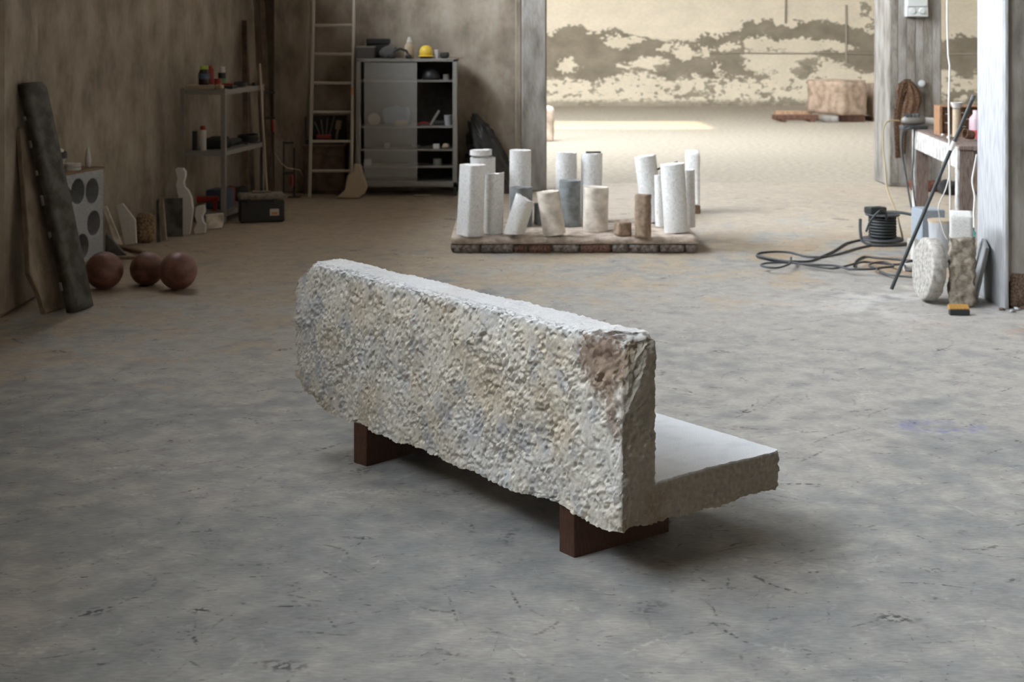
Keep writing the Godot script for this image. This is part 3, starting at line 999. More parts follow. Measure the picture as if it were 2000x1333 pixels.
func build_platform() -> void:
	mat("core_white", Color(0.82, 0.80, 0.78), 0.72, "marble", Vector3(2.2, 1.1, 2.2), 0.0, "h_speck", 0.03)
	mat("core_warm", Color(0.82, 0.75, 0.66), 0.75, "blotch", Vector3(1.6, 1.6, 1.6), 0.0, "h_speck", 0.03)
	mat("core_dark", Color(0.26, 0.285, 0.30), 0.7, "blotch", Vector3(2, 2, 2), 0.0, "h_speck", 0.03)
	mat("slab_concrete", Color(0.60, 0.51, 0.43), 0.95, "blotch", Vector3(1.4, 1.4, 1.4), 0.0, "h_fine", 0.6)
	mat("slab_edge", Color(0.26, 0.24, 0.225), 0.95, "rust", Vector3(2.4, 2.4, 2.4), 0.0, "h_fine", 0.8)
	mat("brick", Color(0.20, 0.115, 0.085), 0.95, "rust", Vector3(4, 4, 4), 0.0, "h_fine", 0.4)
	mat("mortar", Color(0.30, 0.29, 0.27), 0.95, "fine", Vector3(4, 4, 4), 0.0, "h_fine", 0.4)
	mat("brown_stone", Color(0.33, 0.24, 0.17), 0.8, "blotch", Vector3(3, 3, 3), 0.0, "h_speck", 0.05)
	mat("old_wood", Color(0.23, 0.155, 0.10), 0.85, "wood", Vector3(2, 2, 2), 0.0, "h_fine", 0.1)

	var top := 0.115
	var f := gp(880, 495)
	var e := gp(1365, 495)
	var w := e.x - f.x
	var c := Vector3((e.x + f.x) / 2, 0, f.z - 0.56)
	var p := thing("plinth", "low concrete plinth of old bricks under the stone cylinders", "plinth", at(c))
	part(p, "slab_top", stone(Vector3(w, 0.05, 1.12), 0.002, 61, 7.0, 0.04, 0.012, [[Vector3(w / 2 - 0.02, 0.05, 0.56), Vector3(0.45, 0.72, 0.52).normalized()]]), M.slab_concrete, at(Vector3(0, top - 0.0525, 0)))
	# course of bricks and stones along the edges, on a mortar bed
	part(p, "core_fill", stone(Vector3(w - 0.06, 0.066, 1.06), 0.004, 62, 8.0, 0.08), M.mortar)
	var x := -w / 2 + 0.004
	var k := 0
	while x < w / 2 - 0.05:
		var bw: float = min([0.21, 0.24, 0.105, 0.17, 0.20, 0.23, 0.12, 0.22, 0.19][k % 9], w / 2 - x - 0.004)
		if bw > 0.03:
			var mm: Material = M.brick if k in [2, 3, 5] else M.slab_edge
			part(p, "brick", stone(Vector3(bw - 0.008, 0.062, 0.10), 0.007, 70 + k, 14.0, 0.03), mm, at(Vector3(x + bw / 2, 0.0, 0.56 - 0.047 + 0.004 * sin(k * 2.3))))
		x += bw
		k += 1
	for sd in [-1, 1]:
		for j in 5:
			part(p, "brick", stone(Vector3(0.10, 0.062, 0.195), 0.007, 90 + j, 14.0, 0.04), M.slab_edge if j != 2 else M.brick, at(Vector3(sd * (w / 2 - 0.047), 0.0, 0.40 - j * 0.205)))

	# [left, right of top, left, right of bottom, y top, y bottom, material, colour words, seed]
	var gname := "drilled stone cylinders on the plinth"
	var add := func(label: String, xt: float, xb: float, width: float, yt: float, yb: float, m: Material, s: int, slope := Vector2.ZERO, flat_at := 9.0, flat_dir := 0.0, rough := 0.006, lean_z := 0.0) -> Node3D:
		var base := gp(xb, yb, top)
		var d := -base.z
		var r := width * 0.5 / FP * d
		var h := (yb - yt) / FP * d - r * 0.12
		var tip := Vector3((xt - 1000.0) / FP * d, top + h, base.z - lean_z)
		var ax := along(base, tip)
		# a leaning core rests on the rim of its foot: cut the foot level
		var tilt := (tip - base) / h
		var mesh := core(r, (tip - base).length(), s, slope, flat_at, flat_dir, rough)
		var lift := r * Vector2(tilt.x, tilt.z).length()
		ax.origin += Vector3(0, lift * 0.9 + 0.001, 0)
		return solo("stone_cylinder", label, "stone cylinder", mesh, m, ax, gname)
	add.call("tall thick pale cylinder with a flat side on the plinth's left corner", 922, 916, 53, 320, 461, M.core_white, 301, Vector2(0.05, 0), 0.6 * 0.097, PI * 0.82, 0.004)
	add.call("slim pale cylinder with chipped top beside the thick left corner cylinder", 966, 964, 37, 338, 456, M.core_white, 302, Vector2(0.1, 0.1), 9.0, 0, 0.012)
	add.call("tall pale cylinder carrying a loose stone disc on its top", 943, 943, 49, 305, 436, M.core_white, 303)
	add.call("tall pale cylinder with a dark chip below its top, rear left of plinth", 1016, 1016, 42, 291, 434, M.core_white, 304)
	add.call("short dark grey cylinder with pale dusty top, behind the slanted stub", 1018, 1018, 44, 363, 441, M.core_dark, 305)
	add.call("short warm white cylinder leaning left with yellow stain near its foot", 1070, 1083, 44, 375, 461, M.core_warm, 306, Vector2(-0.05, 0))
	add.call("tall pale cylinder with dark streak, behind the blue grey cylinder", 1106, 1106, 41, 296, 432, M.core_white, 307, Vector2(0, 0.05))
	add.call("medium blue grey cylinder with pale top rim in the middle of plinth", 1113, 1113, 42, 350, 441, M.core_dark, 308)
	add.call("tall pale cylinder with a dark bar lying on its top", 1156, 1155, 41, 297, 432, M.core_white, 309)
	add.call("short beige cylinder with flat sawn top standing alone in front", 1164, 1163, 49, 363, 451, M.core_warm, 310, Vector2.ZERO, 9.0, 0, 0.002)
	add.call("tall pale cylinder leaning slightly left behind the brown upright block", 1260, 1275, 42, 305, 434, M.core_white, 311, Vector2(0.05, 0))
	add.call("tall thick pale cylinder near the plinth's right end", 1313, 1321, 47, 319, 454, M.core_white, 312, Vector2(0.03, 0))
	add.call("pale cylinder half hidden behind the thick right end cylinder", 1342, 1343, 30, 330, 444, M.core_white, 313)
	add.call("thin pale offcut column squeezed between two tall right cylinders", 1288, 1290, 20, 341, 442, M.core_white, 314)
	add.call("small dark cylinder stub behind the leaning warm cylinder", 1052, 1052, 18, 396, 438, M.core_dark, 315)
	# slanted stub: sheared core
	var sb := gp(1006, 463, top)
	var sh := core(0.083, 0.26, 316, Vector2(-0.5, 0), 0.05, PI * 0.15, 0.01)
	solo("stone_cylinder", "short slanted pale stub with obliquely broken top at plinth's front", "stone cylinder", sh, M.core_white, Transform3D(Basis(Vector3(1, 0, 0), Vector3(0.30, 0.96, 0).normalized(), Vector3(0, 0, 1)), sb + Vector3(0, 0.028, 0)), gname)
	# loose pieces
	var d3 := gp(943, 436, top)
	solo("stone_disc", "loose pale disc lying on a tall cylinder top", "stone disc", core(0.085, 0.042, 317, Vector2(0.05, 0.02)), M.core_white, at(Vector3(d3.x - 0.015, top + 0.548 - 0.023, d3.z)))
	var d9 := gp(1155, 432, top)
	solo("iron_bar", "short dark rusty bar lying on a tall pale cylinder", "bar", bx(Vector3(0.115, 0.016, 0.03), 0.003), mat("iron_dark", Color(0.05, 0.045, 0.04), 0.7, "rust", Vector3(5, 5, 5)), at(Vector3(d9.x + 0.015, top + 0.536, d9.z + 0.01), 0.1))
	var bl := gp(1257, 466, top)
	solo("stone_block", "upright brown stone block standing at the plinth's front", "stone block", stone(Vector3(0.095, 0.31, 0.085), 0.004, 318, 12.0, 0.02, 0.006), M.brown_stone, at(bl + Vector3(0, 0, -0.05), -0.55))
	var bm := gp(1217, 462, top)
	solo("stone_block", "small brown cube of stone lying beside the upright brown block", "stone block", stone(Vector3(0.10, 0.10, 0.10), 0.006, 319, 12.0, 0.02, 0.008), M.brown_stone, at(bm + Vector3(0, 0, -0.04), 0.35))
	# upright slab on the floor behind the plinth, on a wooden scrap
	var q := gp(1352, 418)
	solo("wood_scrap", "dark wooden scrap carrying the upright slab behind the plinth", "wood", bx(Vector3(0.12, 0.075, 0.22), 0.004), M.old_wood, at(q + Vector3(0.0, 0.0375, -0.1), 0.1))
	solo("stone_slab", "upright pale slab with dark broken face behind the plinth's right end", "stone slab", stone(Vector3(0.125, 0.46, 0.34), 0.006, 320, 9.0, 0.03, 0.008, [[Vector3(-0.03, 0.46, 0.17), Vector3(-0.5, -0.1, 0.85).normalized()]]), M.core_white, at(q + Vector3(0.02, 0.076, -0.14), -0.12))
	# chisel and box on the thin offcut
	var t4 := gp(1290, 442, top)
	solo("tool_case", "small olive case lying on the thin pale offcut column", "case", bx(Vector3(0.07, 0.035, 0.05), 0.004), mat("olive", Color(0.07, 0.075, 0.06), 0.6), at(Vector3(t4.x + 0.035, top + 0.388 + 0.0175, t4.z)))
	solo("chisel", "dark chisel lying aslant on the olive case between cylinders", "chisel", Geo.new().tube([Vector3(-0.04, 0.0, 0), Vector3(0.05, 0.035, 0.0), Vector3(0.115, 0.06, 0)], 0.008, 8, 0.005).done(), M.iron_dark, at(Vector3(t4.x + 0.015, top + 0.388 + 0.043, t4.z)))

# ---------------------------------------------------------------- left side: pillar, leaning slabs, drilled block, balls, offcuts
func left_side() -> void:
	mat("slate", Color(0.085, 0.085, 0.078), 0.7, "dust", Vector3(1.5, 1.5, 1.5), 0.0, "h_fine", 0.25)
	mat("slate_chip", Color(0.42, 0.40, 0.36), 0.9, "fine", Vector3(6, 6, 6))
	mat("sand_slab", Color(0.32, 0.265, 0.205), 0.9, "blotch", Vector3(1.2, 0.8, 1.2), 0.0, "h_fine", 0.3)
	mat("grey_marble", Color(0.38, 0.39, 0.41), 0.75, "marble", Vector3(1.3, 1.3, 1.3), 0.0, "h_speck", 0.04)
	mat("red_marble", Color(0.24, 0.115, 0.095), 0.5, "blotch", Vector3(3.0, 3.0, 3.0), 0.0, "h_speck", 0.03)
	mat("white_marble", Color(0.62, 0.60, 0.57), 0.7, "marble", Vector3(3, 3, 3))
	mat("golden_stone", Color(0.34, 0.26, 0.16), 0.92, "rust", Vector3(4, 4, 4), 0.0, "h_fine", 0.4)
	mat("plank_wood", Color(0.33, 0.24, 0.16), 0.85, "wood", Vector3(2.2, 2.2, 2.2))

	# pillar at the left edge, with a worn vertical corner
	solo("concrete_pillar", "brownish concrete pillar with leaning stone slabs against it", "pillar", bx(Vector3(0.70, 9.79, 0.62), 0.025, Vector3(0, 4.895, 0)), M.plaster, at(Vector3(-2.825 - 0.35, 0.001, -8.41)))

	# dark stone plank leaning on the pillar
	var b0 := Vector3(-2.47, 0.0, -8.35)
	var t0 := Vector3(-2.775, 1.30, -8.43)
	var w := Vector3(0.30, 0.0, -0.95).normalized()
	var ax := along(b0, t0, w)
	var len := b0.distance_to(t0)
	var k := thing("stone_plank", "long dark slate plank leaning steeply against the left pillar", "stone plank", ax)
	part(k, "plank", stone(Vector3(0.20, len, 0.055), 0.0025, 401, 12.0, 0.035, 0.006, [[Vector3(0.06, len, 0), Vector3(0.7, 0.7, 0).normalized()]]), M.slate)
	# pale chips knocked from its arris
	for c in [[0.10, 0.05], [0.33, 0.035], [0.47, 0.06], [0.60, 0.03], [0.72, 0.045], [0.84, 0.025]]:
		part(k, "chip", stone(Vector3(0.008, c[1], 0.02), 0.003, 410, 30.0, 0.01, 0.002), M.slate_chip, Transform3D(Basis(), Vector3(-0.097, len * c[0], -0.024)))

	# broad sandy slab behind it
	var c0 := Vector3(-2.60, 0.0, -8.36)
	var c1 := Vector3(-2.785, 1.05, -8.44)
	var ay := along(c0, c1, w)
	var l2 := c0.distance_to(c1)
	var poly := PackedVector2Array([Vector2(-0.14, 0.0), Vector2(0.02, 0.0), Vector2(0.14, 0.02), Vector2(0.20, 0.30), Vector2(0.19, 0.62), Vector2(0.14, 0.95), Vector2(0.03, l2), Vector2(-0.12, l2 - 0.012), Vector2(-0.15, 0.80), Vector2(-0.19, 0.45), Vector2(-0.23, 0.24), Vector2(-0.17, 0.12)])
	solo("stone_slab", "sandy brown slab with broken edge behind the dark slate plank", "stone slab", Geo.new().prism(Transform3D(), poly, 0.035, 0.004).done(), M.sand_slab, ay)

	# marble block with drilled holes, standing along the wall
	var f0 := Vector3(-3.035, 0, -9.78)
	var f1 := Vector3(-2.895, 0, -10.33)
	var dirn := (f1 - f0).normalized()
	var bw := f0.distance_to(f1) + 0.14
	var blk := thing("drilled_block", "grey marble block riddled with round drill holes beside the left wall", "stone block", Transform3D(Basis(dirn, Vector3.UP, dirn.cross(Vector3.UP)), f0 - dirn * 0.14))
	var csg := CSGBox3D.new()
	csg.size = Vector3(bw, 0.62, 0.17)
	csg.position = Vector3(bw / 2, 0.311, -0.085)
	csg.material = M.grey_marble
	csg.name = "block"
	# hole centres as seen, on the face
	var inv := blk.transform.affine_inverse()
	for hole in [[128, 390], [152, 374], [180, 373], [183, 436], [160, 482], [131, 452]]:
		var d := 10.0
		# meet the view ray with the face plane
		var n: Vector3 = dirn.cross(Vector3.UP)
		var ray := px(hole[0], hole[1], 1.0) - Vector3(0, EYE, 0)
		d = n.dot(f0 - Vector3(0, EYE, 0)) / n.dot(ray)
		var p: Vector3 = inv * (Vector3(0, EYE, 0) + ray * d)
		var cy := CSGCylinder3D.new()
		cy.operation = CSGShape3D.OPERATION_SUBTRACTION
		cy.radius = 0.088
		cy.height = 0.60
		cy.sides = 32
		cy.material = M.grey_marble
		cy.rotation.x = PI / 2
		cy.position = Vector3(p.x, p.y, 0.03) - csg.position
		csg.add_child(cy)
	blk.add_child(csg)
	part(blk, "cover_board", bx(Vector3(bw + 0.02, 0.014, 0.19), 0.002), M.plank_wood, at(Vector3(bw / 2, 0.629, -0.085)))
	# on the block: bucket, stack of discs, small bottle
	var top := blk.transform * Vector3(0, 0.6365, 0)
	var on := func(u: float, v: float) -> Vector3:
		return blk.transform * Vector3(u * bw, 0.6365, v)
	var bk := thing("bucket", "white bucket with black rim on the drilled block", "bucket", at(on.call(0.30, -0.09)))
	part(bk, "body", Geo.new().lathe(Transform3D(), [Vector2(0, 0), Vector2(0.050, 0), Vector2(0.085, 0.10), Vector2(0.078, 0.10), Vector2(0.045, 0.01), Vector2(0, 0.01)], 28).done(), mat("plastic_white", Color(0.55, 0.53, 0.48), 0.5, "fine", Vector3(5, 5, 5)))
	part(bk, "rim", Geo.new().lathe(Transform3D(), [Vector2(0.0801, 0.10), Vector2(0.092, 0.10), Vector2(0.092, 0.14), Vector2(0.084, 0.145), Vector2(0.079, 0.13), Vector2(0.0801, 0.10)], 28).done(), mat("plastic_black", Color(0.018, 0.018, 0.018), 0.5))
	part(bk, "rag", stone(Vector3(0.13, 0.06, 0.12), 0.015, 421, 20.0, 0.02, 0.025), M.white_marble, at(Vector3(0, 0.105, 0)))
	for j in 2:
		solo("marble_disc", ["lower white marble disc of the pair on the drilled block", "upper white marble disc of the pair on the drilled block"][j], "marble disc", core(0.062, 0.02, 430 + j), M.white_marble, at((on.call(0.63, -0.09) as Vector3) + Vector3(0, j * 0.0245, 0)), "marble discs on the drilled block")
	solo("marble_cone", "small white pointed marble piece standing on the drilled block", "marble piece", Geo.new().round_lathe(Transform3D(), [Vector2(0, 0), Vector2(0.018, 0), Vector2(0.022, 0.05), Vector2(0.016, 0.10), Vector2(0.006, 0.135), Vector2(0, 0.14)], 16).done(), M.white_marble, at(on.call(0.93, -0.09)))

	# three red marble balls
	var words := ["dark red marble ball nearest the leaning slabs", "dark red marble ball between the two other balls", "large dark red marble ball with pale scratches, farthest from the slabs"]
	var n := 0
	for s in [[201, 534, 36.5, 569], [285, 531, 33, 562], [346, 533, 37, 570]]:
		var g := gp(s[0], s[3] - 2.5)
		var r: float = s[2] / FP * -g.z
		var sm := SphereMesh.new()
		sm.radius = r
		sm.height = 2 * r
		sm.radial_segments = 48
		sm.rings = 24
		solo("marble_ball", words[n], "marble ball", sm, M.red_marble, Transform3D(Basis(Vector3(1, 0.4, 0.2).normalized(), n * 1.3), Vector3(g.x, r, g.z - r * 0.25)), "red marble balls")
		n += 1

	# offcuts along the wall: [label, polygon in photograph pixels, base row, thickness, material, lean]
	var lean_to := func(called: String, label: String, cat: String, poly_px: Array, base_row: float, thick: float, m: Material, back := 0.0, turn := 0.0) -> Node3D:
		var cx := 0.0
		for q in poly_px:
			cx += q[0] / poly_px.size()
		var base := gp(cx, base_row)
		var s := -base.z / FP
		var pl := PackedVector2Array()
		for q in poly_px:
			pl.append(Vector2((q[0] - cx) * s / cos(turn), maxf(0.0, (base_row - q[1]) * s)))
		var h := 0.0
		for q in pl:
			h = maxf(h, q.y)
		var bas := Basis(Vector3.UP, turn) * Basis(Vector3.RIGHT, -back)
		return solo(called, label, cat, Geo.new().prism(Transform3D(Basis(), Vector3(0, 0, -thick / 2)), pl, thick, 0.003).done(), m, Transform3D(bas, base + Vector3(0, thick * sin(back) * 0.0 + 0.001, 0)))
	lean_to.call("marble_strip", "narrow pale marble strip leaning next to the drilled block", "marble offcut", [[196, 405], [204, 403], [238, 478], [226, 481]], 481, 0.03, M.core_warm, 0.16)
	lean_to.call("marble_offcut", "pale triangular marble offcut leaning on the left wall", "marble offcut", [[224, 402], [236, 398], [262, 430], [266, 476], [244, 480]], 480, 0.035, M.white_marble, 0.14)
	lean_to.call("slate_strip", "dark thin slate strip beside the golden stone lump", "slate offcut", [[303, 393], [308, 388], [314, 473], [306, 474]], 474, 0.03, M.slate, 0.12)
	lean_to.call("sand_strip", "thin sandy strip leaning beside the dark square slate", "stone offcut", [[309, 386], [316, 386], [325, 470], [317, 472]], 471, 0.03, M.sand_slab, 0.12)
	lean_to.call("slate_tile", "dark square slate tile with pale edge leaning by the shelf", "slate tile", [[319, 388], [356, 388], [356, 463], [321, 463]], 463, 0.05, M.slate, 0.10, 0.25)
	lean_to.call("marble_cutout", "tall white marble cutout shaped like a bottle by the shelf", "marble cutout", [[340, 332], [344, 328], [354, 329], [359, 336], [359, 346], [356, 356], [358, 366], [366, 374], [372, 388], [375, 410], [372, 440], [369, 459], [352, 461], [350, 400], [342, 362], [345, 350]], 460, 0.06, M.white_marble, 0.09)
	lean_to.call("marble_cutout", "small white marble cutout with notched side by the shelf leg", "marble cutout", [[381, 408], [386, 403], [398, 402], [399, 414], [394, 424], [396, 434], [401, 440], [400, 456], [380, 459], [378, 448], [384, 436], [380, 424]], 458, 0.06, M.white_marble, 0.05)
	lean_to.call("marble_offcut", "low grey marble offcut with white sawn edge under the shelf", "marble offcut", [[402, 420], [436, 418], [437, 430], [434, 446], [404, 449]], 448, 0.07, M.core_warm, 0.06, 0.2)
	var gl := gp(283, 477)
	solo("stone_lump", "rough golden stone lump between marble offcuts along the wall", "stone", stone(Vector3(0.14, 0.225, 0.13), 0.015, 441, 11.0, 0.02, 0.05), M.golden_stone, at(gl + Vector3(-0.015, 0, -0.07), 0.3))
	var dk := gp(222, 500)
	solo("slate_wedge", "dark slate wedge lying at the foot of the drilled block", "slate offcut", Geo.new().prism(Transform3D(), PackedVector2Array([Vector2(-0.07, 0), Vector2(0.08, 0), Vector2(0.05, 0.03), Vector2(-0.06, 0.16)]), 0.08, 0.004).done(), M.slate, at(dk + Vector3(0, 0, -0.04), 0.2))
	var a := gp(217, 481)
	var b := gp(282, 498)
	solo("wooden_stick", "flat wooden stick lying on the floor behind the balls", "stick", Geo.new().box(Transform3D(Basis.looking_at((b - a).normalized()), (a + b) / 2 + Vector3(0, 0.013, 0)), Vector3(0.035, 0.022, a.distance_to(b) * 1.0), 0.002).done(), M.plank_wood, Transform3D())
	var e := gp(230, 506)
	solo("wooden_stick", "short pale stick lying in front of the slate wedge", "stick", bx(Vector3(0.22, 0.018, 0.03), 0.002), M.plank_wood, at(e + Vector3(0.07, 0.01, 0.02), 0.12))

# ---------------------------------------------------------------- small things used in several places
func bottle_mesh(r: float, h: float, neck := 0.4, neck_h := 0.25) -> ArrayMesh:
	return Geo.new().round_lathe(Transform3D(), [Vector2(0, 0), Vector2(r * 0.93, 0), Vector2(r, h * 0.03), Vector2(r, h * (1.0 - neck_h) * 0.92), Vector2(r * 0.9, h * (1.0 - neck_h)), Vector2(r * neck * 1.1, h * (1.0 - neck_h * 0.6)), Vector2(r * neck, h * (1.0 - neck_h * 0.5)), Vector2(r * neck, h), Vector2(0, h)], 20).done()

func can_mesh(r: float, h: float) -> ArrayMesh:
	return Geo.new().lathe(Transform3D(), [Vector2(0, 0), Vector2(r * 0.96, 0), Vector2(r, h * 0.02), Vector2(r, h * 0.98), Vector2(r * 0.95, h), Vector2(0, h * 0.99)], 20).done()

func band_mesh(r: float, y0: float, y1: float) -> ArrayMesh:
	return Geo.new().lathe(Transform3D(), [Vector2(r, y0), Vector2(r + 0.001, y0), Vector2(r + 0.001, y1), Vector2(r, y1)], 20).done()

# a hand tool lying along x: wooden handle and steel head
func hammer(label: String, xf: Transform3D, group := "") -> Node3D:
	var t := thing("hammer", label, "hammer", xf, group)
	part(t, "handle", Geo.new().tube([Vector3(-0.13, 0.012, 0), Vector3(0.0, 0.012, 0), Vector3(0.12, 0.012, 0)], 0.011, 8, 0.009).done(), M.old_wood)
	part(t, "head", bx(Vector3(0.03, 0.03, 0.09), 0.005, Vector3(0.13, 0.015, 0)), M.iron_dark)
	return t

func chisel(label: String, xf: Transform3D, m: Material, len := 0.2, group := "") -> Node3D:
	return solo("chisel", label, "chisel", Geo.new().tube([Vector3(-len / 2, 0.009, 0), Vector3(0, 0.009, 0), Vector3(len * 0.35, 0.009, 0), Vector3(len / 2, 0.004, 0)], 0.009, 8, 0.004).done(), m, xf, group)

func clamp_tool(label: String, xf: Transform3D, len: float, m: Material) -> Node3D:
	var t := thing("bar_clamp", label, "clamp", xf)
	part(t, "bar", bx(Vector3(0.018, len, 0.007), 0.001, Vector3(0, len / 2, 0)), M.iron_dark)
	part(t, "fixed_jaw", bx(Vector3(0.10, 0.022, 0.016), 0.003, Vector3(0.045, len - 0.015, 0)), M.iron_dark)
	part(t, "sliding_jaw", bx(Vector3(0.10, 0.026, 0.02), 0.003, Vector3(0.045, len * 0.45, 0)), M.iron_dark)
	part(t, "grip", Geo.new().round_lathe(at(Vector3(0.075, len * 0.45 - 0.13, 0)), [Vector2(0, 0), Vector2(0.014, 0.005), Vector2(0.017, 0.05), Vector2(0.013, 0.11), Vector2(0, 0.118)], 12).done(), m)
	return t

func tool_materials() -> void:
	mat("steel_grey", Color(0.30, 0.285, 0.26), 0.6, "fine", Vector3(2, 2, 2), 0.3)
	mat("aluminium", Color(0.50, 0.45, 0.38), 0.5, "fine", Vector3(3, 3, 3), 0.25)
	mat("red_paint", Color(0.32, 0.03, 0.022), 0.5, "fine", Vector3(6, 6, 6))
	mat("blue_label", Color(0.05, 0.07, 0.12), 0.5)
	mat("green_label", Color(0.08, 0.22, 0.06), 0.5)
	mat("lime", Color(0.30, 0.42, 0.05), 0.5)
	mat("paper_white", Color(0.62, 0.60, 0.56), 0.7, "fine", Vector3(4, 4, 4))
	mat("dark_cloth", Color(0.035, 0.033, 0.032), 0.95, "fine", Vector3(5, 5, 5), 0.0, "h_fine", 0.4)
	mat("grey_cloth", Color(0.12, 0.115, 0.11), 0.95, "fine", Vector3(5, 5, 5), 0.0, "h_fine", 0.4)
	mat("box_brown", Color(0.15, 0.105, 0.075), 0.9, "blotch", Vector3(1.5, 1.5, 1.5))
	mat("yellow_hat", Color(0.62, 0.42, 0.035), 0.45)
	mat("beige", Color(0.46, 0.37, 0.26), 0.85, "fine", Vector3(4, 4, 4))
	mat("clear_dark", Color(0.03, 0.012, 0.01), 0.2)
	mat("orange_sticker", Color(0.45, 0.20, 0.05), 0.6)

# ---------------------------------------------------------------- metal shelf on the left
func build_shelf() -> void:
	var a := Vector3(-2.38, 0, -12.10)     # near right leg
	var dirn := Vector3(0.1315, 0, -1.0).normalized()
	var side := Vector3(-1, 0, -0.1315).normalized()
	var L := 1.08
	var W := 0.385
	var H := 1.12
	# local x from the room towards the wall, local z along the wall towards the camera
	var xf := Transform3D(Basis(-side, Vector3.UP, -dirn), a + side * W)
	# so that x = 0 is at the wall, x = W at the room, z = 0 near, z = -L far
	var s := thing("metal_shelf", "grey metal shelving unit loaded with tools against the left wall", "shelf", xf)
	for px_ in [0.0, W]:
		for pz in [0.0, -L]:
			var g := Geo.new()
			g.box(at(Vector3(px_ + (0.018 if px_ < 0.1 else -0.018), H / 2, pz)), Vector3(0.036, H, 0.004), 0.0)
			g.box(at(Vector3(px_, H / 2, pz + (-0.018 if pz > -0.1 else 0.018))), Vector3(0.004, H, 0.036), 0.0)
			part(s, "post", g.done(), M.steel_grey)
	for hh in [0.09, 0.595, 1.105]:
		var g := Geo.new()
		g.box(at(Vector3(W / 2, hh, -L / 2)), Vector3(W - 0.006, 0.004, L - 0.006), 0.0)
		g.box(at(Vector3(W - 0.004, hh - 0.018, -L / 2)), Vector3(0.005, 0.04, L - 0.01), 0.001)
		g.box(at(Vector3(0.004, hh - 0.018, -L / 2)), Vector3(0.005, 0.04, L - 0.01), 0.001)
		g.box(at(Vector3(W / 2, hh - 0.018, -0.004)), Vector3(W - 0.01, 0.04, 0.005), 0.001)
		g.box(at(Vector3(W / 2, hh - 0.018, -L + 0.004)), Vector3(W - 0.01, 0.04, 0.005), 0.001)
		part(s, "shelf_board", g.done(), M.steel_grey)
	var on := func(x: float, lv: int, z: float, turn := 0.0) -> Transform3D:
		var hh: float = [0.092, 0.597, 1.107][lv]
		return xf * Transform3D(Basis(Vector3.UP, turn), Vector3(x, hh + 0.0005, z))
	# top board
	solo("wooden_tray", "flat wooden tray under the jars on the shelf top", "tray", Geo.new().box(at(Vector3(0, 0.02, 0)), Vector3(0.22, 0.035, 0.16), 0.004).done(), M.beige, on.call(0.14, 2, -0.12))
	var j := thing("jar", "dark jar with blue label and lime lid on the shelf top", "jar", (on.call(0.17, 2, -0.10) as Transform3D).translated(Vector3(0, 0.0385, 0)))
	part(j, "glass", bottle_mesh(0.047, 0.13, 0.75, 0.2), M.clear_dark)
	part(j, "label", band_mesh(0.047, 0.05, 0.095), M.blue_label)
	part(j, "lid", Geo.new().lathe(at(Vector3(0, 0.13, 0)), [Vector2(0, 0), Vector2(0.036, 0), Vector2(0.034, 0.03), Vector2(0, 0.03)], 18).done(), M.lime)
	solo("paint_tin", "small red tin behind the dark jar on the shelf top", "tin", can_mesh(0.03, 0.09), M.red_paint, (on.call(0.27, 2, -0.16) as Transform3D))
	solo("dust_lump", "small pale plaster lump beside the wooden tray", "plaster lump", stone(Vector3(0.07, 0.045, 0.06), 0.01, 501, 20.0, 0.015, 0.02), M.beige, on.call(0.31, 2, -0.08))
	solo("closed_case", "flat dark case with red side on the shelf corner", "case", bx(Vector3(0.16, 0.028, 0.20), 0.004, Vector3(0, 0.014, 0)), M.plastic_black, on.call(0.29, 2, -0.30, 0.1))
	solo("closed_case", "thin red case stacked on the flat dark case", "case", bx(Vector3(0.13, 0.02, 0.17), 0.004, Vector3(0, 0.010, 0)), M.red_paint, (on.call(0.29, 2, -0.30, 0.3) as Transform3D).translated(Vector3(0, 0.0285, 0)))
	solo("spray_can", "red spray can standing on the shelf top", "spray can", bottle_mesh(0.03, 0.19, 0.6, 0.12), M.red_paint, on.call(0.10, 2, -0.46))
	var gc := thing("spray_can", "white topped spray can with green label on the shelf top", "spray can", on.call(0.19, 2, -0.50))
	part(gc, "can", can_mesh(0.034, 0.13), M.plastic_black)
	part(gc, "label", band_mesh(0.034, 0.02, 0.08), M.green_label)
	part(gc, "cap", Geo.new().lathe(at(Vector3(0, 0.131, 0)), [Vector2(0, 0), Vector2(0.028, 0), Vector2(0.024, 0.05), Vector2(0, 0.05)], 16).done(), M.paper_white)
	for t in 5:
		chisel(["steel chisel on the shelf top lying closest to the wall", "second steel chisel from the wall on the shelf top", "middle steel chisel of the row on the shelf top", "second steel chisel from the shelf top's open edge", "steel chisel on the shelf top lying along its open edge"][t], on.call(0.08 + 0.055 * t, 2, -0.74 - 0.02 * (t % 2), 1.45 + 0.06 * t), M.iron_dark, 0.20, "chisels on the shelf top")
	hammer("wooden handled hammer lying on the shelf top near its far end", on.call(0.2, 2, -0.97, 0.1))
	solo("wire_coil", "small dark coil of wire on the shelf top", "wire coil", coil(0.06, 0.008, 3), M.plastic_black, on.call(0.30, 2, -0.62))
	solo("measuring_rod", "long pale rod standing aslant at the shelf's far end", "rod", Geo.new().tube([Vector3(0, 0, 0), Vector3(0.0, 1.30, 0)], 0.011, 8).done(), M.beige, Transform3D(Basis(Vector3(0, 0, 1), 0.055), xf * Vector3(W + 0.10, 0.01, -L * 0.80)))
	# middle board
	var sp := thing("spray_bottle", "white spray bottle with red cap on the middle shelf", "spray bottle", on.call(0.16, 1, -0.10))
	part(sp, "bottle", can_mesh(0.028, 0.17), M.paper_white)
	part(sp, "cap", Geo.new().lathe(at(Vector3(0, 0.171, 0)), [Vector2(0, 0), Vector2(0.026, 0), Vector2(0.02, 0.035), Vector2(0, 0.035)], 16).done(), M.red_paint)
	solo("glue_bottle", "slim black bottle beside the white spray bottle", "bottle", can_mesh(0.022, 0.16), M.plastic_black, on.call(0.09, 1, -0.10))
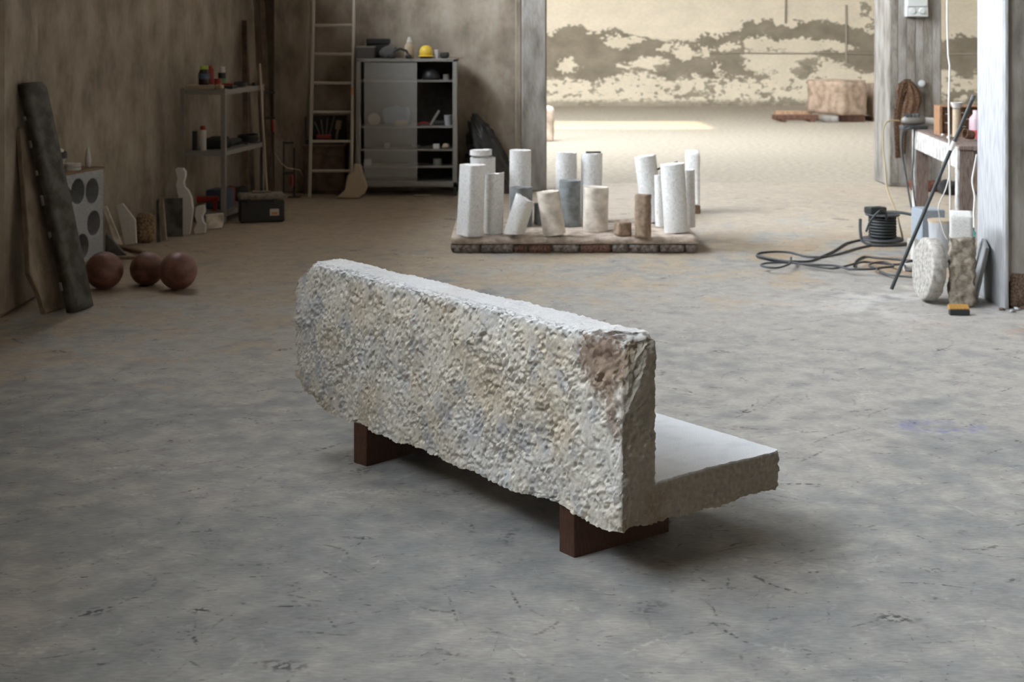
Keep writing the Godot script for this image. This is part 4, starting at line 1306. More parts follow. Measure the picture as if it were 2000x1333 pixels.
	solo("cloth_heap", "dark heap of rags on the middle shelf", "rags", stone(Vector3(0.20, 0.10, 0.20), 0.02, 511, 9.0, 0.02, 0.04), M.dark_cloth, on.call(0.22, 1, -0.28))
	solo("angle_grinder", "dark angle grinder lying on the middle shelf", "grinder", Geo.new().tube([Vector3(-0.14, 0.036, 0), Vector3(-0.05, 0.04, 0), Vector3(0.06, 0.04, 0), Vector3(0.12, 0.034, 0)], 0.034, 12, 0.028).done(), M.plastic_black, on.call(0.27, 1, -0.58, 1.5))
	for t in 4:
		chisel(["grey chisel on the middle shelf closest to the wall", "grey chisel beside the brush head on the middle shelf", "grey chisel lying askew in the middle of the middle shelf", "grey chisel at the open edge of the middle shelf"][t], on.call(0.12 + 0.06 * t, 1, -0.72 - 0.02 * t, 1.1 + 0.4 * t), M.steel_grey, 0.18, "chisels on the middle shelf")
	solo("brush_head", "small beige brush head on the middle shelf", "brush", stone(Vector3(0.05, 0.05, 0.09), 0.008, 513, 30.0, 0.015, 0.015), M.beige, on.call(0.13, 1, -0.62))
	hammer("dark headed hammer lying on the middle shelf", on.call(0.12, 1, -0.86, 1.5))
	solo("cable_coil", "black coil of cable at the far end of the middle shelf", "cable coil", coil(0.085, 0.010, 4), M.plastic_black, on.call(0.28, 1, -0.94))
	# lowest board
	solo("blue_case", "dark blue plastic case on the lowest shelf", "case", bx(Vector3(0.18, 0.16, 0.22), 0.012, Vector3(0, 0.08, 0)), M.blue_label, on.call(0.24, 0, -0.30))
	solo("paint_tin", "small red tin on the lowest shelf near its far end", "tin", can_mesh(0.045, 0.14), M.red_paint, on.call(0.22, 0, -0.62))
	solo("cloth_heap", "dark heap of rags on the lowest shelf", "rags", stone(Vector3(0.18, 0.12, 0.18), 0.02, 515, 9.0, 0.025, 0.04), M.dark_cloth, on.call(0.2, 0, -0.84))
	solo("red_drill", "red drill body lying on the lowest shelf's near end", "drill", Geo.new().tube([Vector3(-0.09, 0.09, 0), Vector3(0.03, 0.095, 0), Vector3(0.09, 0.10, 0)], 0.03, 12, 0.022).box(at(Vector3(0.06, 0.045, 0)), Vector3(0.035, 0.09, 0.03), 0.006).done(), M.red_paint, on.call(0.20, 0, -0.11))
	clamp_tool("bar clamp with red grip hanging on the shelf's far leg", xf * Transform3D(Basis(Vector3.UP, 0.3), Vector3(W + 0.03, 0.62, -L * 0.93)), 0.44, M.red_paint)

	# toolbox on the floor before it
	var t0 := gp(508, 436)
	var tb := thing("toolbox", "black plastic toolbox with dusty grey lid beside the shelf", "toolbox", at(Vector3(t0.x - 0.01, 0, t0.z - 0.12), 0.25))
	part(tb, "body", bx(Vector3(0.37, 0.185, 0.20), 0.012, Vector3(0, 0.0935, 0)), M.plastic_black)
	var lid := part(tb, "lid", bx(Vector3(0.385, 0.05, 0.215), 0.014, Vector3(0, 0.2115, 0)), mat("lid_dusty", Color(0.22, 0.195, 0.165), 0.85, "blotch", Vector3(3, 3, 3)))
	part(lid, "handle", bx(Vector3(0.16, 0.018, 0.035), 0.006, Vector3(0, 0.245, 0)), M.lid_dusty)
	for e in [-0.11, 0.11]:
		part(tb, "latch", bx(Vector3(0.035, 0.045, 0.012), 0.003, Vector3(e, 0.178, 0.106)), M.plastic_black)
	part(tb, "sticker", bx(Vector3(0.075, 0.055, 0.002), 0.0, Vector3(0.10, 0.085, 0.1005)), M.paper_white)
	part(tb, "sticker", bx(Vector3(0.05, 0.022, 0.002), 0.0, Vector3(0.10, 0.075, 0.1022)), M.orange_sticker)

func coil(r: float, w: float, turns: int) -> ArrayMesh:
	var pts := []
	for i in turns * 20 + 1:
		var a := TAU * i / 20.0
		var rr := r * (1.0 + 0.08 * sin(i * 0.7))
		pts.append(Vector3(cos(a) * rr, w + w * 1.6 * i / 20.0, sin(a) * rr))
	return Geo.new().tube(pts, w, 6).done()

# ---------------------------------------------------------------- along the back wall
func build_back() -> void:
	# pilaster in the corner and pillar beside the opening
	solo("concrete_pillar", "brown concrete pilaster in the corner behind the ladder", "pillar", bx(Vector3(0.34, 9.79, 0.22), 0.012, Vector3(0, 4.895, 0)), M.concrete_brown, at(Vector3(-2.185, 0.001, -14.489)))
	var pl := thing("concrete_pillar", "grey brown concrete pillar between back wall and bright opening", "pillar", at(Vector3(0.22, 0.001, -14.86)))
	part(pl, "shaft", bx(Vector3(0.25, 9.79, 0.68), 0.015, Vector3(0.0, 4.895, 0)), M.concrete_grey)
	part(pl, "rib", bx(Vector3(0.06, 9.79, 0.62), 0.008, Vector3(-0.156, 4.895, 0.02)), M.concrete_brown)

	# boards leaning in the corner
	var n := 0
	for b in [[462, 392, 472, 40, 0.022, "box_brown"], [488, 390, 484, -60, 0.03, "concrete_brown"], [512, 388, 506, -120, 0.02, "box_brown"]]:
		var f := gp(b[0] + 18, b[1])
		var p0 := Vector3(f.x, 0.003, f.z)
		var p1 := px(b[2], b[3], 14.3)
		p1.x = maxf(p1.x, wall_x(p1.z) + 0.03)
		solo("leaning_board", ["thin dark board leaning in the corner behind the shelf", "wide brown board leaning in the corner behind the shelf", "long narrow board leaning highest in the wall corner"][n], "board", Geo.new().box(Transform3D(Basis(), Vector3(0, p0.distance_to(p1) / 2, 0)), Vector3(b[4] * 2.2, p0.distance_to(p1), 0.016), 0.002).done(), M[b[5]], along(p0, p1))
		n += 1
	clamp_tool("bar clamp with red grip standing against the corner pilaster", at(gp(556, 388) + Vector3(0, 0.001, 0.05), 0.2), 0.55, M.red_paint)
	solo("iron_post", "thin black iron post standing beside the corner pilaster", "post", Geo.new().box(at(Vector3(0, 0.24, 0)), Vector3(0.022, 0.48, 0.022), 0.002).box(at(Vector3(0, 0.005, 0)), Vector3(0.12, 0.01, 0.09), 0.002).done(), M.iron_dark, at(gp(575, 386) + Vector3(0, 0.001, 0)))
	solo("cord", "thin pale cord running down from shelf to the corner floor", "cord", Geo.new().tube([px(537, 300, 13.3), px(548, 318, 13.4), px(560, 328, 13.5), px(585, 332, 13.8), px(592, 345, 13.9)], 0.004, 6).done(), M.beige, Transform3D())

	# ladder
	var l0 := gp(602, 386)
	var l1 := gp(688, 386)
	var top_h := 3.6
	var lean := 0.56
	var la := thing("ladder", "beige aluminium ladder leaning against the back wall", "ladder", Transform3D(Basis(Vector3.RIGHT, -atan2(lean, top_h)), Vector3((l0.x + l1.x) / 2, 0.004, l0.z)))
	var w := l1.x - l0.x
	var len := sqrt(top_h * top_h + lean * lean)
	for s in [-1, 1]:
		part(la, "stile", bx(Vector3(0.026, len, 0.055), 0.004, Vector3(s * (w / 2 - 0.013), len / 2, 0)), M.aluminium)
	var d := -l0.z
	for k in 12:
		var y := (386.0 - 335.0) / FP * d + k * 0.2835
		if y < len - 0.1:
			part(la, "rung", bx(Vector3(w - 0.05, 0.026, 0.032), 0.006, Vector3(0, y, 0)), M.aluminium)
	part(la, "tag", bx(Vector3(0.018, 0.07, 0.003), 0.0, Vector3(w / 2 - 0.013, (386.0 - 178.0) / FP * d, 0.0295)), M.orange_sticker)

	# low brown cabinet and tool crate behind the ladder
	var z := -14.22
	var lc := thing("low_cabinet", "low brown wooden cabinet standing behind the ladder", "cabinet", at(Vector3(-1.84, 0, -14.42)))
	part(lc, "body", bx(Vector3(0.40, 0.46, 0.30), 0.004, Vector3(0, 0.231, 0)), M.box_brown)
	part(lc, "door", bx(Vector3(0.36, 0.40, 0.015), 0.003, Vector3(0, 0.23, 0.158)), M.box_brown)
	part(lc, "top_board", bx(Vector3(0.43, 0.02, 0.335), 0.003, Vector3(0, 0.472, 0.0)), M.old_wood)
	var cr := thing("tool_crate", "dark open crate of tools on the low cabinet behind ladder", "crate", at(Vector3(-1.84, 0.483, -14.43)))
	part(cr, "bottom", bx(Vector3(0.38, 0.015, 0.24), 0.002, Vector3(0, 0.0075, 0)), M.plastic_black)
	part(cr, "back_panel", bx(Vector3(0.38, 0.26, 0.012), 0.002, Vector3(0, 0.1455, -0.113)), M.plastic_black)
	for s in [-1, 1]:
		part(cr, "side_panel", bx(Vector3(0.012, 0.26, 0.225), 0.002, Vector3(s * 0.184, 0.1455, 0.006)), M.plastic_black)
	part(cr, "front_lip", bx(Vector3(0.38, 0.04, 0.012), 0.002, Vector3(0, 0.0355, 0.113)), M.plastic_black)
	var cp := Vector3(-1.84, 0.4985, -14.43)
	solo("paint_tin", "red tin lying in the dark crate behind the ladder", "tin", Geo.new().lathe(Transform3D(Basis(Vector3(0, 0, 1), PI / 2), Vector3(0.06, 0.04, 0)), [Vector2(0, 0), Vector2(0.039, 0), Vector2(0.039, 0.14), Vector2(0, 0.14)], 18).done(), M.red_paint, at(cp + Vector3(0.0, 0.0005, 0.05)))
	solo("wooden_mallet", "beige wooden mallet standing in the dark crate", "mallet", Geo.new().tube([Vector3(0, 0.0, 0), Vector3(0.02, 0.13, 0)], 0.012, 8).box(Transform3D(Basis(Vector3(0, 0, 1), -0.15), Vector3(0.025, 0.165, 0)), Vector3(0.055, 0.09, 0.05), 0.008).done(), M.beige, at(cp + Vector3(0.10, 0.004, 0.0)))
	for t in 4:
		solo("steel_rod", "bent steel rod poking up from the dark crate", "rod", Geo.new().tube([Vector3(0, 0.0, 0), Vector3(0.02 * (t - 1.5), 0.10, 0.0), Vector3(0.045 * (t - 1.5), 0.19 + 0.02 * t, 0.01)], 0.007, 6).done(), M.steel_grey, at(cp + Vector3(-0.05 + 0.02 * t, 0.008, -0.04)), "rods in the crate")

	# broken beige stone at the ladder's foot
	var bs := gp(694, 384)
	solo("stone_fragment", "broken flesh coloured stone leaning at the ladder's right foot", "stone", Geo.new().prism(Transform3D(Basis(Vector3.RIGHT, -0.12), Vector3.ZERO), PackedVector2Array([Vector2(-0.19, 0.0), Vector2(0.03, 0.0), Vector2(0.09, 0.05), Vector2(0.115, 0.11), Vector2(0.08, 0.22), Vector2(0.05, 0.32), Vector2(-0.01, 0.33), Vector2(-0.03, 0.25), Vector2(-0.08, 0.21), Vector2(-0.10, 0.08)]), 0.06, 0.012).done(), M.beige, at(bs + Vector3(0.02, 0.004, 0.19)))

	# cabinet with one sliding glass door
	var x0 := -1.509
	var x1 := -0.529
	var cz := -14.10
	var dp := 0.42
	var W := x1 - x0
	var y0 := 0.09
	var y1 := 1.328
	var c := thing("display_cabinet", "dark metal cabinet with sliding glass door and loaded shelves", "cabinet", at(Vector3((x0 + x1) / 2, 0, cz - dp / 2)))
	mat("cabinet_dark", Color(0.035, 0.031, 0.028), 0.7, "blotch", Vector3(2, 2, 2))
	for s in [-1, 1]:
		part(c, "side_panel", bx(Vector3(0.012, y1 - y0 - 0.02, dp - 0.05), 0.002, Vector3(s * (W / 2 - 0.016), (y0 + y1) / 2, -0.01)), M.cabinet_dark)
		part(c, "frame_post", bx(Vector3(0.045, y1 - y0, 0.03), 0.004, Vector3(s * (W / 2 - 0.0225), (y0 + y1) / 2, dp / 2 - 0.015)), M.steel_grey)
		for e in [-1, 1]:
			part(c, "leg", bx(Vector3(0.03, y0 - 0.001, 0.03), 0.002, Vector3(s * (W / 2 - 0.02), y0 / 2 + 0.001, e * (dp / 2 - 0.03))), M.cabinet_dark)
	part(c, "back_panel", bx(Vector3(W - 0.03, y1 - y0 - 0.02, 0.01), 0.001, Vector3(0, (y0 + y1) / 2, -dp / 2 + 0.006)), M.cabinet_dark)
	part(c, "top_panel", bx(Vector3(W, 0.03, dp), 0.004, Vector3(0, y1 - 0.014, 0)), M.steel_grey)
	part(c, "bottom_panel", bx(Vector3(W, 0.05, dp), 0.004, Vector3(0, y0 + 0.025, 0)), M.steel_grey)
	var boards := []
	for row in [157, 247, 292, 325]:
		var yy: float = EYE - (row - HY) / FP * 14.12
		boards.append(yy)
		part(c, "shelf_board", bx(Vector3(W - 0.05, 0.018, dp - 0.08), 0.002, Vector3(0, yy - 0.009, -0.01)), M.steel_grey)
	var glass := mat("cabinet_glass", Color(0.56, 0.56, 0.53, 0.27), 0.3)
	glass.transparency = BaseMaterial3D.TRANSPARENCY_ALPHA
	var gd := part(c, "glass_door", bx(Vector3(0.51, y1 - y0 - 0.09, 0.006), 0.0, Vector3(-W / 2 + 0.335, (y0 + y1) / 2 + 0.01, dp / 2 - 0.012)), glass)
	# what stands in it: [x from its left side 0..1, board, ...]
	var inside := func(u: float, board: int, dz := 0.0) -> Transform3D:
		var yy: float = boards[board] if board < 4 else y0 + 0.0505
		return at(Vector3(x0 + 0.05 + u * (W - 0.1), yy + 0.0008, cz - dp / 2 + dz))
	solo("plaster_disc", "round cream plaster disc standing behind the cabinet glass", "plaster disc", Geo.new().lathe(Transform3D(Basis(Vector3.RIGHT, PI / 2 - 0.12), Vector3(0, 0.062, 0.03)), [Vector2(0, -0.012), Vector2(0.057, -0.012), Vector2(0.06, 0), Vector2(0.057, 0.012), Vector2(0, 0.012)], 28).done(), M.beige, inside.call(0.13, 1, 0.05))
	solo("blue_cloth", "pale blue folded cloth behind the cabinet glass", "cloth", stone(Vector3(0.26, 0.17, 0.12), 0.03, 531, 7.0, 0.02, 0.05), mat("blue_fabric", Color(0.18, 0.26, 0.36), 0.9, "fine", Vector3(4, 4, 4)), inside.call(0.36, 1, -0.05))
	solo("plaster_lump", "low cream plaster lump behind the cabinet glass", "plaster lump", stone(Vector3(0.12, 0.05, 0.1), 0.012, 533, 12.0, 0.02, 0.02), M.beige, inside.call(0.43, 1, 0.08))
	solo("round_tin", "small pale tin behind the glass on a lower cabinet shelf", "tin", can_mesh(0.03, 0.05), M.paper_white, inside.call(0.27, 2, 0.05))
	solo("small_carton", "small white carton behind the glass on the lowest cabinet shelf", "carton", bx(Vector3(0.07, 0.06, 0.07), 0.003, Vector3(0, 0.03, 0)), M.paper_white, inside.call(0.06, 3, 0.08))
	solo("welding_mask", "dark rounded mask on the open top cabinet shelf", "mask", Geo.new().round_lathe(Transform3D(Basis(), Vector3.ZERO), [Vector2(0, 0), Vector2(0.085, 0.0), Vector2(0.09, 0.03), Vector2(0.075, 0.085), Vector2(0.04, 0.11), Vector2(0, 0.118)], 24).done(), M.plastic_black, inside.call(0.76, 0, 0.05))
	solo("small_pot", "dark little pot on the open top cabinet shelf", "pot", can_mesh(0.032, 0.055), M.steel_grey, inside.call(0.93, 0, 0.08))
	solo("knife", "grey blade leaning on the open cabinet shelf", "knife", Geo.new().box(Transform3D(Basis(Vector3(0, 0, 1), -0.55), Vector3(0, 0.075, 0)), Vector3(0.022, 0.17, 0.006), 0.002).done(), M.steel_grey, inside.call(0.80, 1, 0.08))
	solo("red_pliers", "red handled pliers on the open cabinet shelf", "pliers", Geo.new().tube([Vector3(-0.06, 0.012, 0), Vector3(0.0, 0.03, 0), Vector3(0.05, 0.02, 0.01)], 0.012, 8).done(), M.red_paint, inside.call(0.68, 1, 0.08))
	solo("paper_cup", "grey cup at the right end of the open cabinet shelf", "cup", Geo.new().lathe(Transform3D(), [Vector2(0, 0), Vector2(0.032, 0), Vector2(0.042, 0.10), Vector2(0.039, 0.10), Vector2(0.03, 0.006), Vector2(0, 0.006)], 20).done(), mat("cup_grey", Color(0.33, 0.32, 0.33), 0.6), inside.call(0.95, 1, 0.05))
	solo("rag_bundle", "dark rag lying on the open cabinet shelf", "rag", stone(Vector3(0.14, 0.04, 0.10), 0.012, 535, 12.0, 0.02, 0.018), M.grey_cloth, inside.call(0.86, 1, -0.06))
	solo("trowel", "grey trowel lying on a lower open cabinet shelf", "trowel", Geo.new().prism(Transform3D(Basis(Vector3.RIGHT, -PI / 2 + 0.2), Vector3(0, 0.014, 0)), PackedVector2Array([Vector2(-0.07, -0.02), Vector2(0.03, -0.045), Vector2(0.06, 0.0), Vector2(0.03, 0.045)]), 0.004, 0.0).tube([Vector3(-0.07, 0.018, 0), Vector3(-0.15, 0.03, 0)], 0.011, 8).done(), M.steel_grey, inside.call(0.72, 2, 0.06))
	solo("paper_packet", "white packet with green print on a lower open shelf", "packet", Geo.new().box(at(Vector3(0, 0.022, 0)), Vector3(0.06, 0.043, 0.05), 0.003).done(), M.paper_white, inside.call(0.82, 2, 0.09))
	solo("rag_bundle", "brownish rag beside the white packet on a lower shelf", "rag", stone(Vector3(0.07, 0.045, 0.08), 0.012, 537, 14.0, 0.02, 0.02), M.beige, inside.call(0.93, 2, 0.07))
	solo("round_tin", "dark tin on the lowest open cabinet shelf", "tin", can_mesh(0.045, 0.06), M.steel_grey, inside.call(0.83, 3, 0.03))

	# on top of the cabinet
	var on := func(col: float, dz := 0.0) -> Transform3D:
		return at(Vector3((col - 1000.0) / FP * 14.2, y1 + 0.0017, -14.25 + dz))
	var crt := thing("storage_crate", "grey brown crate on the cabinet's left end", "crate", on.call(714))
	part(crt, "body", bx(Vector3(0.165, 0.105, 0.22), 0.005, Vector3(0, 0.053, 0)), M.grey_cloth)
	part(crt, "rim", bx(Vector3(0.175, 0.012, 0.23), 0.003, Vector3(0, 0.112, 0)), M.steel_grey)
	var dbx := thing("dark_case", "dark hard case at the back of the cabinet top", "case", on.call(733, -0.22))
	part(dbx, "body", bx(Vector3(0.23, 0.14, 0.08), 0.008, Vector3(0.005, 0.07, 0)), M.plastic_black)
	part(dbx, "lid", bx(Vector3(0.235, 0.05, 0.085), 0.008, Vector3(0.005, 0.166, 0)), M.plastic_black)
	solo("rag_bundle", "dark tangled bundle between crate and tan bottle on cabinet", "rag", stone(Vector3(0.15, 0.12, 0.14), 0.035, 541, 9.0, 0.015, 0.05), M.grey_cloth, on.call(757, 0.02))
	solo("ear_muffs", "black ear muffs on the cabinet top beside the tan bottle", "ear muffs", Geo.new().tube([Vector3(-0.08, 0.03, 0), Vector3(-0.06, 0.075, 0), Vector3(0, 0.095, 0), Vector3(0.06, 0.075, 0), Vector3(0.08, 0.03, 0)], 0.012, 8).round_lathe(at(Vector3(-0.08, 0, 0)), [Vector2(0, 0), Vector2(0.03, 0.003), Vector2(0.033, 0.03), Vector2(0, 0.055)], 14).round_lathe(at(Vector3(0.08, 0, 0)), [Vector2(0, 0), Vector2(0.03, 0.003), Vector2(0.033, 0.03), Vector2(0, 0.055)], 14).done(), M.plastic_black, on.call(783, 0.135))
	var tb := thing("tan_bottle", "tan plastic bottle with pale pointed cap on the cabinet", "bottle", on.call(799, 0.02))
	part(tb, "bottle", bottle_mesh(0.046, 0.16, 0.6, 0.2), M.beige)
	part(tb, "cap", Geo.new().lathe(at(Vector3(0, 0.161, 0)), [Vector2(0, 0), Vector2(0.026, 0), Vector2(0.013, 0.045), Vector2(0, 0.05)], 16).done(), M.paper_white)
	var hat := thing("hard_hat", "yellow hard hat on the cabinet top", "hard hat", on.call(832, 0.02))
	part(hat, "shell", Geo.new().round_lathe(at(Vector3(0, 0.028, 0)), [Vector2(0.062, 0.0), Vector2(0.067, 0.02), Vector2(0.064, 0.05), Vector2(0.05, 0.08), Vector2(0.026, 0.097), Vector2(0, 0.101)], 28, 1.15).done(), M.yellow_hat)
	part(hat, "brim", Geo.new().lathe(at(Vector3(0, 0.018, 0)), [Vector2(0.05, 0), Vector2(0.078, 0), Vector2(0.08, 0.006), Vector2(0.062, 0.013), Vector2(0.05, 0.012)], 28, 1.2).done(), M.yellow_hat)
	part(hat, "harness", Geo.new().lathe(at(Vector3(0, 0.0, 0)), [Vector2(0.052, 0), Vector2(0.058, 0), Vector2(0.058, 0.018), Vector2(0.052, 0.018)], 24, 1.15).done(), M.plastic_black)
	solo("white_cup", "white plastic cup beside the yellow hard hat", "cup", Geo.new().lathe(Transform3D(), [Vector2(0, 0), Vector2(0.022, 0), Vector2(0.03, 0.085), Vector2(0.027, 0.085), Vector2(0.02, 0.006), Vector2(0, 0.006)], 18).done(), M.paper_white, on.call(853))
	solo("black_pouch", "black pouch on the cabinet's right end", "pouch", stone(Vector3(0.09, 0.055, 0.09), 0.015, 543, 12.0, 0.015, 0.025), M.dark_cloth, on.call(868, 0.03))
	solo("flat_board", "thin brown board overhanging the cabinet's right end", "board", bx(Vector3(0.15, 0.012, 0.2), 0.002, Vector3(0, 0.007, 0)), M.plank_wood, on.call(887, -0.05))

	# pale scrap on the floor under the cabinet front, dark tarpaulin heap beside it
	solo("paper_scrap", "small pale scrap lying on the floor before the cabinet", "scrap", stone(Vector3(0.16, 0.02, 0.05), 0.008, 545, 20.0, 0.02, 0.008), M.beige, at(gp(824, 384)))
	var tp := px(948, 330, 14.25)
	solo("tarpaulin", "crumpled black tarpaulin heaped between cabinet and pillar", "tarpaulin", crumple(Vector3(0.40, 0.66, 0.23), 547), M.tarp, at(Vector3(tp.x + 0.065, 0.002, -14.40)))

func crumple(size: Vector3, s: int) -> ArrayMesh:
	# a heap of folded sheet: a dome pleated by ridged noise
	var n := FastNoiseLite.new()
	n.noise_type = FastNoiseLite.TYPE_SIMPLEX_SMOOTH
	n.fractal_type = FastNoiseLite.FRACTAL_RIDGED
	n.frequency = 5.0
	n.fractal_octaves = 3
	n.seed = s
	var g := Geo.new()
	g.smooth = 1
	var nu := 48
	var nv := 26
	var pt := func(i: int, j: int) -> Vector3:
		var a := TAU * (i % nu) / nu
		var v := float(j) / nv
		var prof := sqrt(maxf(0.0, 1.0 - v * v * v))
		var lop := 1.0
		var p := Vector3(cos(a) * prof * size.x / 2 - 0.06 * v, v * size.y * lop * (1.0 - 0.34 * cos(a) * prof), sin(a) * prof * size.z / 2)
		var f := n.get_noise_3d(p.x * 2.0, p.y * 1.3 + p.x * 0.8, p.z * 2.0)
		var k := 1.0 + 0.34 * f
		return Vector3(p.x * k, maxf(0.0, p.y * (1.0 + 0.16 * f)), p.z * k)
	for j in nv:
		for i in nu:
			g.q(pt.call(i, j), pt.call(i, j + 1), pt.call(i + 1, j + 1), pt.call(i + 1, j))
	g.smooth = 2
	for i in range(1, nu - 1):
		g.t(pt.call(0, 0), pt.call(i, 0), pt.call(i + 1, 0))
	return g.done()

# ---------------------------------------------------------------- far hall and right side
func build_far() -> void:
	mat("far_block", Color(0.42, 0.31, 0.23), 0.85, "blotch", Vector3(0.9, 0.9, 0.9), 0.0, "h_fine", 0.3)
	mat("limestone", Color(0.72, 0.60, 0.50), 0.85, "blotch", Vector3(0.9, 0.9, 0.9))
	mat("beam_wood", Color(0.15, 0.075, 0.05), 0.85, "wood", Vector3(0.8, 0.8, 0.8))
	mat("beam_pale", Color(0.50, 0.34, 0.22), 0.85, "wood", Vector3(0.8, 0.8, 0.8))
	# big block on two bearers, lying tilted
	var a := gp(1650, 240)
	var blk := thing("quarry_block", "big pale brown quarry block on bearers in the far hall", "stone block", at(a + Vector3(-0.04, 0.122, -0.45), 0.55))
	part(blk, "block", stone(Vector3(0.62, 0.60, 0.85), 0.02, 601, 3.0, 0.08, 0.03), M.far_block)
	part(blk, "sawn_top", stone(Vector3(0.60, 0.03, 0.83), 0.006, 602, 3.0, 0.1, 0.01), M.far_block, at(Vector3(0, 0.585, 0)))
	solo("concrete_cube", "pale concrete cube under the big quarry block", "concrete cube", stone(Vector3(0.22, 0.12, 0.2), 0.008, 603, 6.0, 0.04, 0.01), M.concrete_grey, at(a + Vector3(-0.22, 0.0, -0.12), 0.2))
	solo("wooden_bearer", "dark wooden bearer under the big quarry block", "beam", bx(Vector3(0.5, 0.118, 0.14), 0.008, Vector3(0, 0.06, 0)), M.beam_wood, at(a + Vector3(0.16, 0, -0.32), 0.1))
	var b := gp(1698, 238)
	solo("quarry_block", "smaller pale brown quarry block standing behind the far pillar", "stone block", stone(Vector3(0.36, 0.58, 0.5), 0.02, 604, 3.0, 0.08, 0.03), M.far_block, at(b + Vector3(0.24, 0.082, -0.3), 0.15))
	solo("wooden_bearer", "dark wooden bearer under the smaller quarry block", "beam", bx(Vector3(0.36, 0.078, 0.4), 0.006, Vector3(0, 0.04, 0)), M.beam_wood, at(b + Vector3(0.24, 0, -0.3), 0.15))
	var c := gp(1553, 238)
	solo("wooden_beam", "dark wooden beam lying on the sunny floor of the far hall", "beam", bx(Vector3(0.80, 0.085, 0.14), 0.008, Vector3(0, 0.0435, 0)), M.beam_wood, at(c + Vector3(0, 0.04, 0), 0.03))
	solo("wooden_beam", "pale wooden beam lying behind the dark beam in far hall", "beam", bx(Vector3(0.66, 0.13, 0.12), 0.008, Vector3(0, 0.066, 0)), M.beam_pale, at(c + Vector3(0.06, 0.04, -0.5), 0.02))
	for s in [-0.22, 0.28]:
		solo("wooden_block", "small wooden block under the end of two beams, away from the quarry block" if s < 0.0 else "small wooden block under the beams next to the concrete cube", "block", bx(Vector3(0.08, 0.039, 0.75), 0.003, Vector3(0, 0.02, 0)), M.beam_wood, at(c + Vector3(s, 0, -0.24)), "blocks under the beams")
	var d := gp(1071, 277)
	solo("limestone_block", "bright cream limestone block just behind the grey pillar", "stone block", stone(Vector3(0.20, 0.50, 0.4), 0.015, 605, 5.0, 0.05, 0.03), M.limestone, at(d + Vector3(-0.03, 0.0, -0.2), 0.1))
	# conduits on the end wall
	mat("conduit", Color(0.30, 0.26, 0.20), 0.7)
	for s in [[1535, -40, 46], [1653, 10, 126]]:
		var p0 := px(s[0], s[1], 30.97)
		var p1 := px(s[0], s[2], 30.97)
		solo("conduit", ["thin vertical conduit ending above the bare plaster band", "thin vertical conduit reaching down into the bare plaster band"][0 if s[0] < 1600 else 1], "conduit", Geo.new().tube([p0, (p0 + p1) / 2, p1], 0.022, 8).done(), M.conduit, Transform3D())
	solo("wire", "thin horizontal wire along the far peeling wall", "wire", Geo.new().tube([px(1385, 103, 30.97), px(1550, 104, 30.97), px(1760, 105, 30.97), px(1990, 106, 30.97)], 0.012, 6).done(), M.conduit, Transform3D())

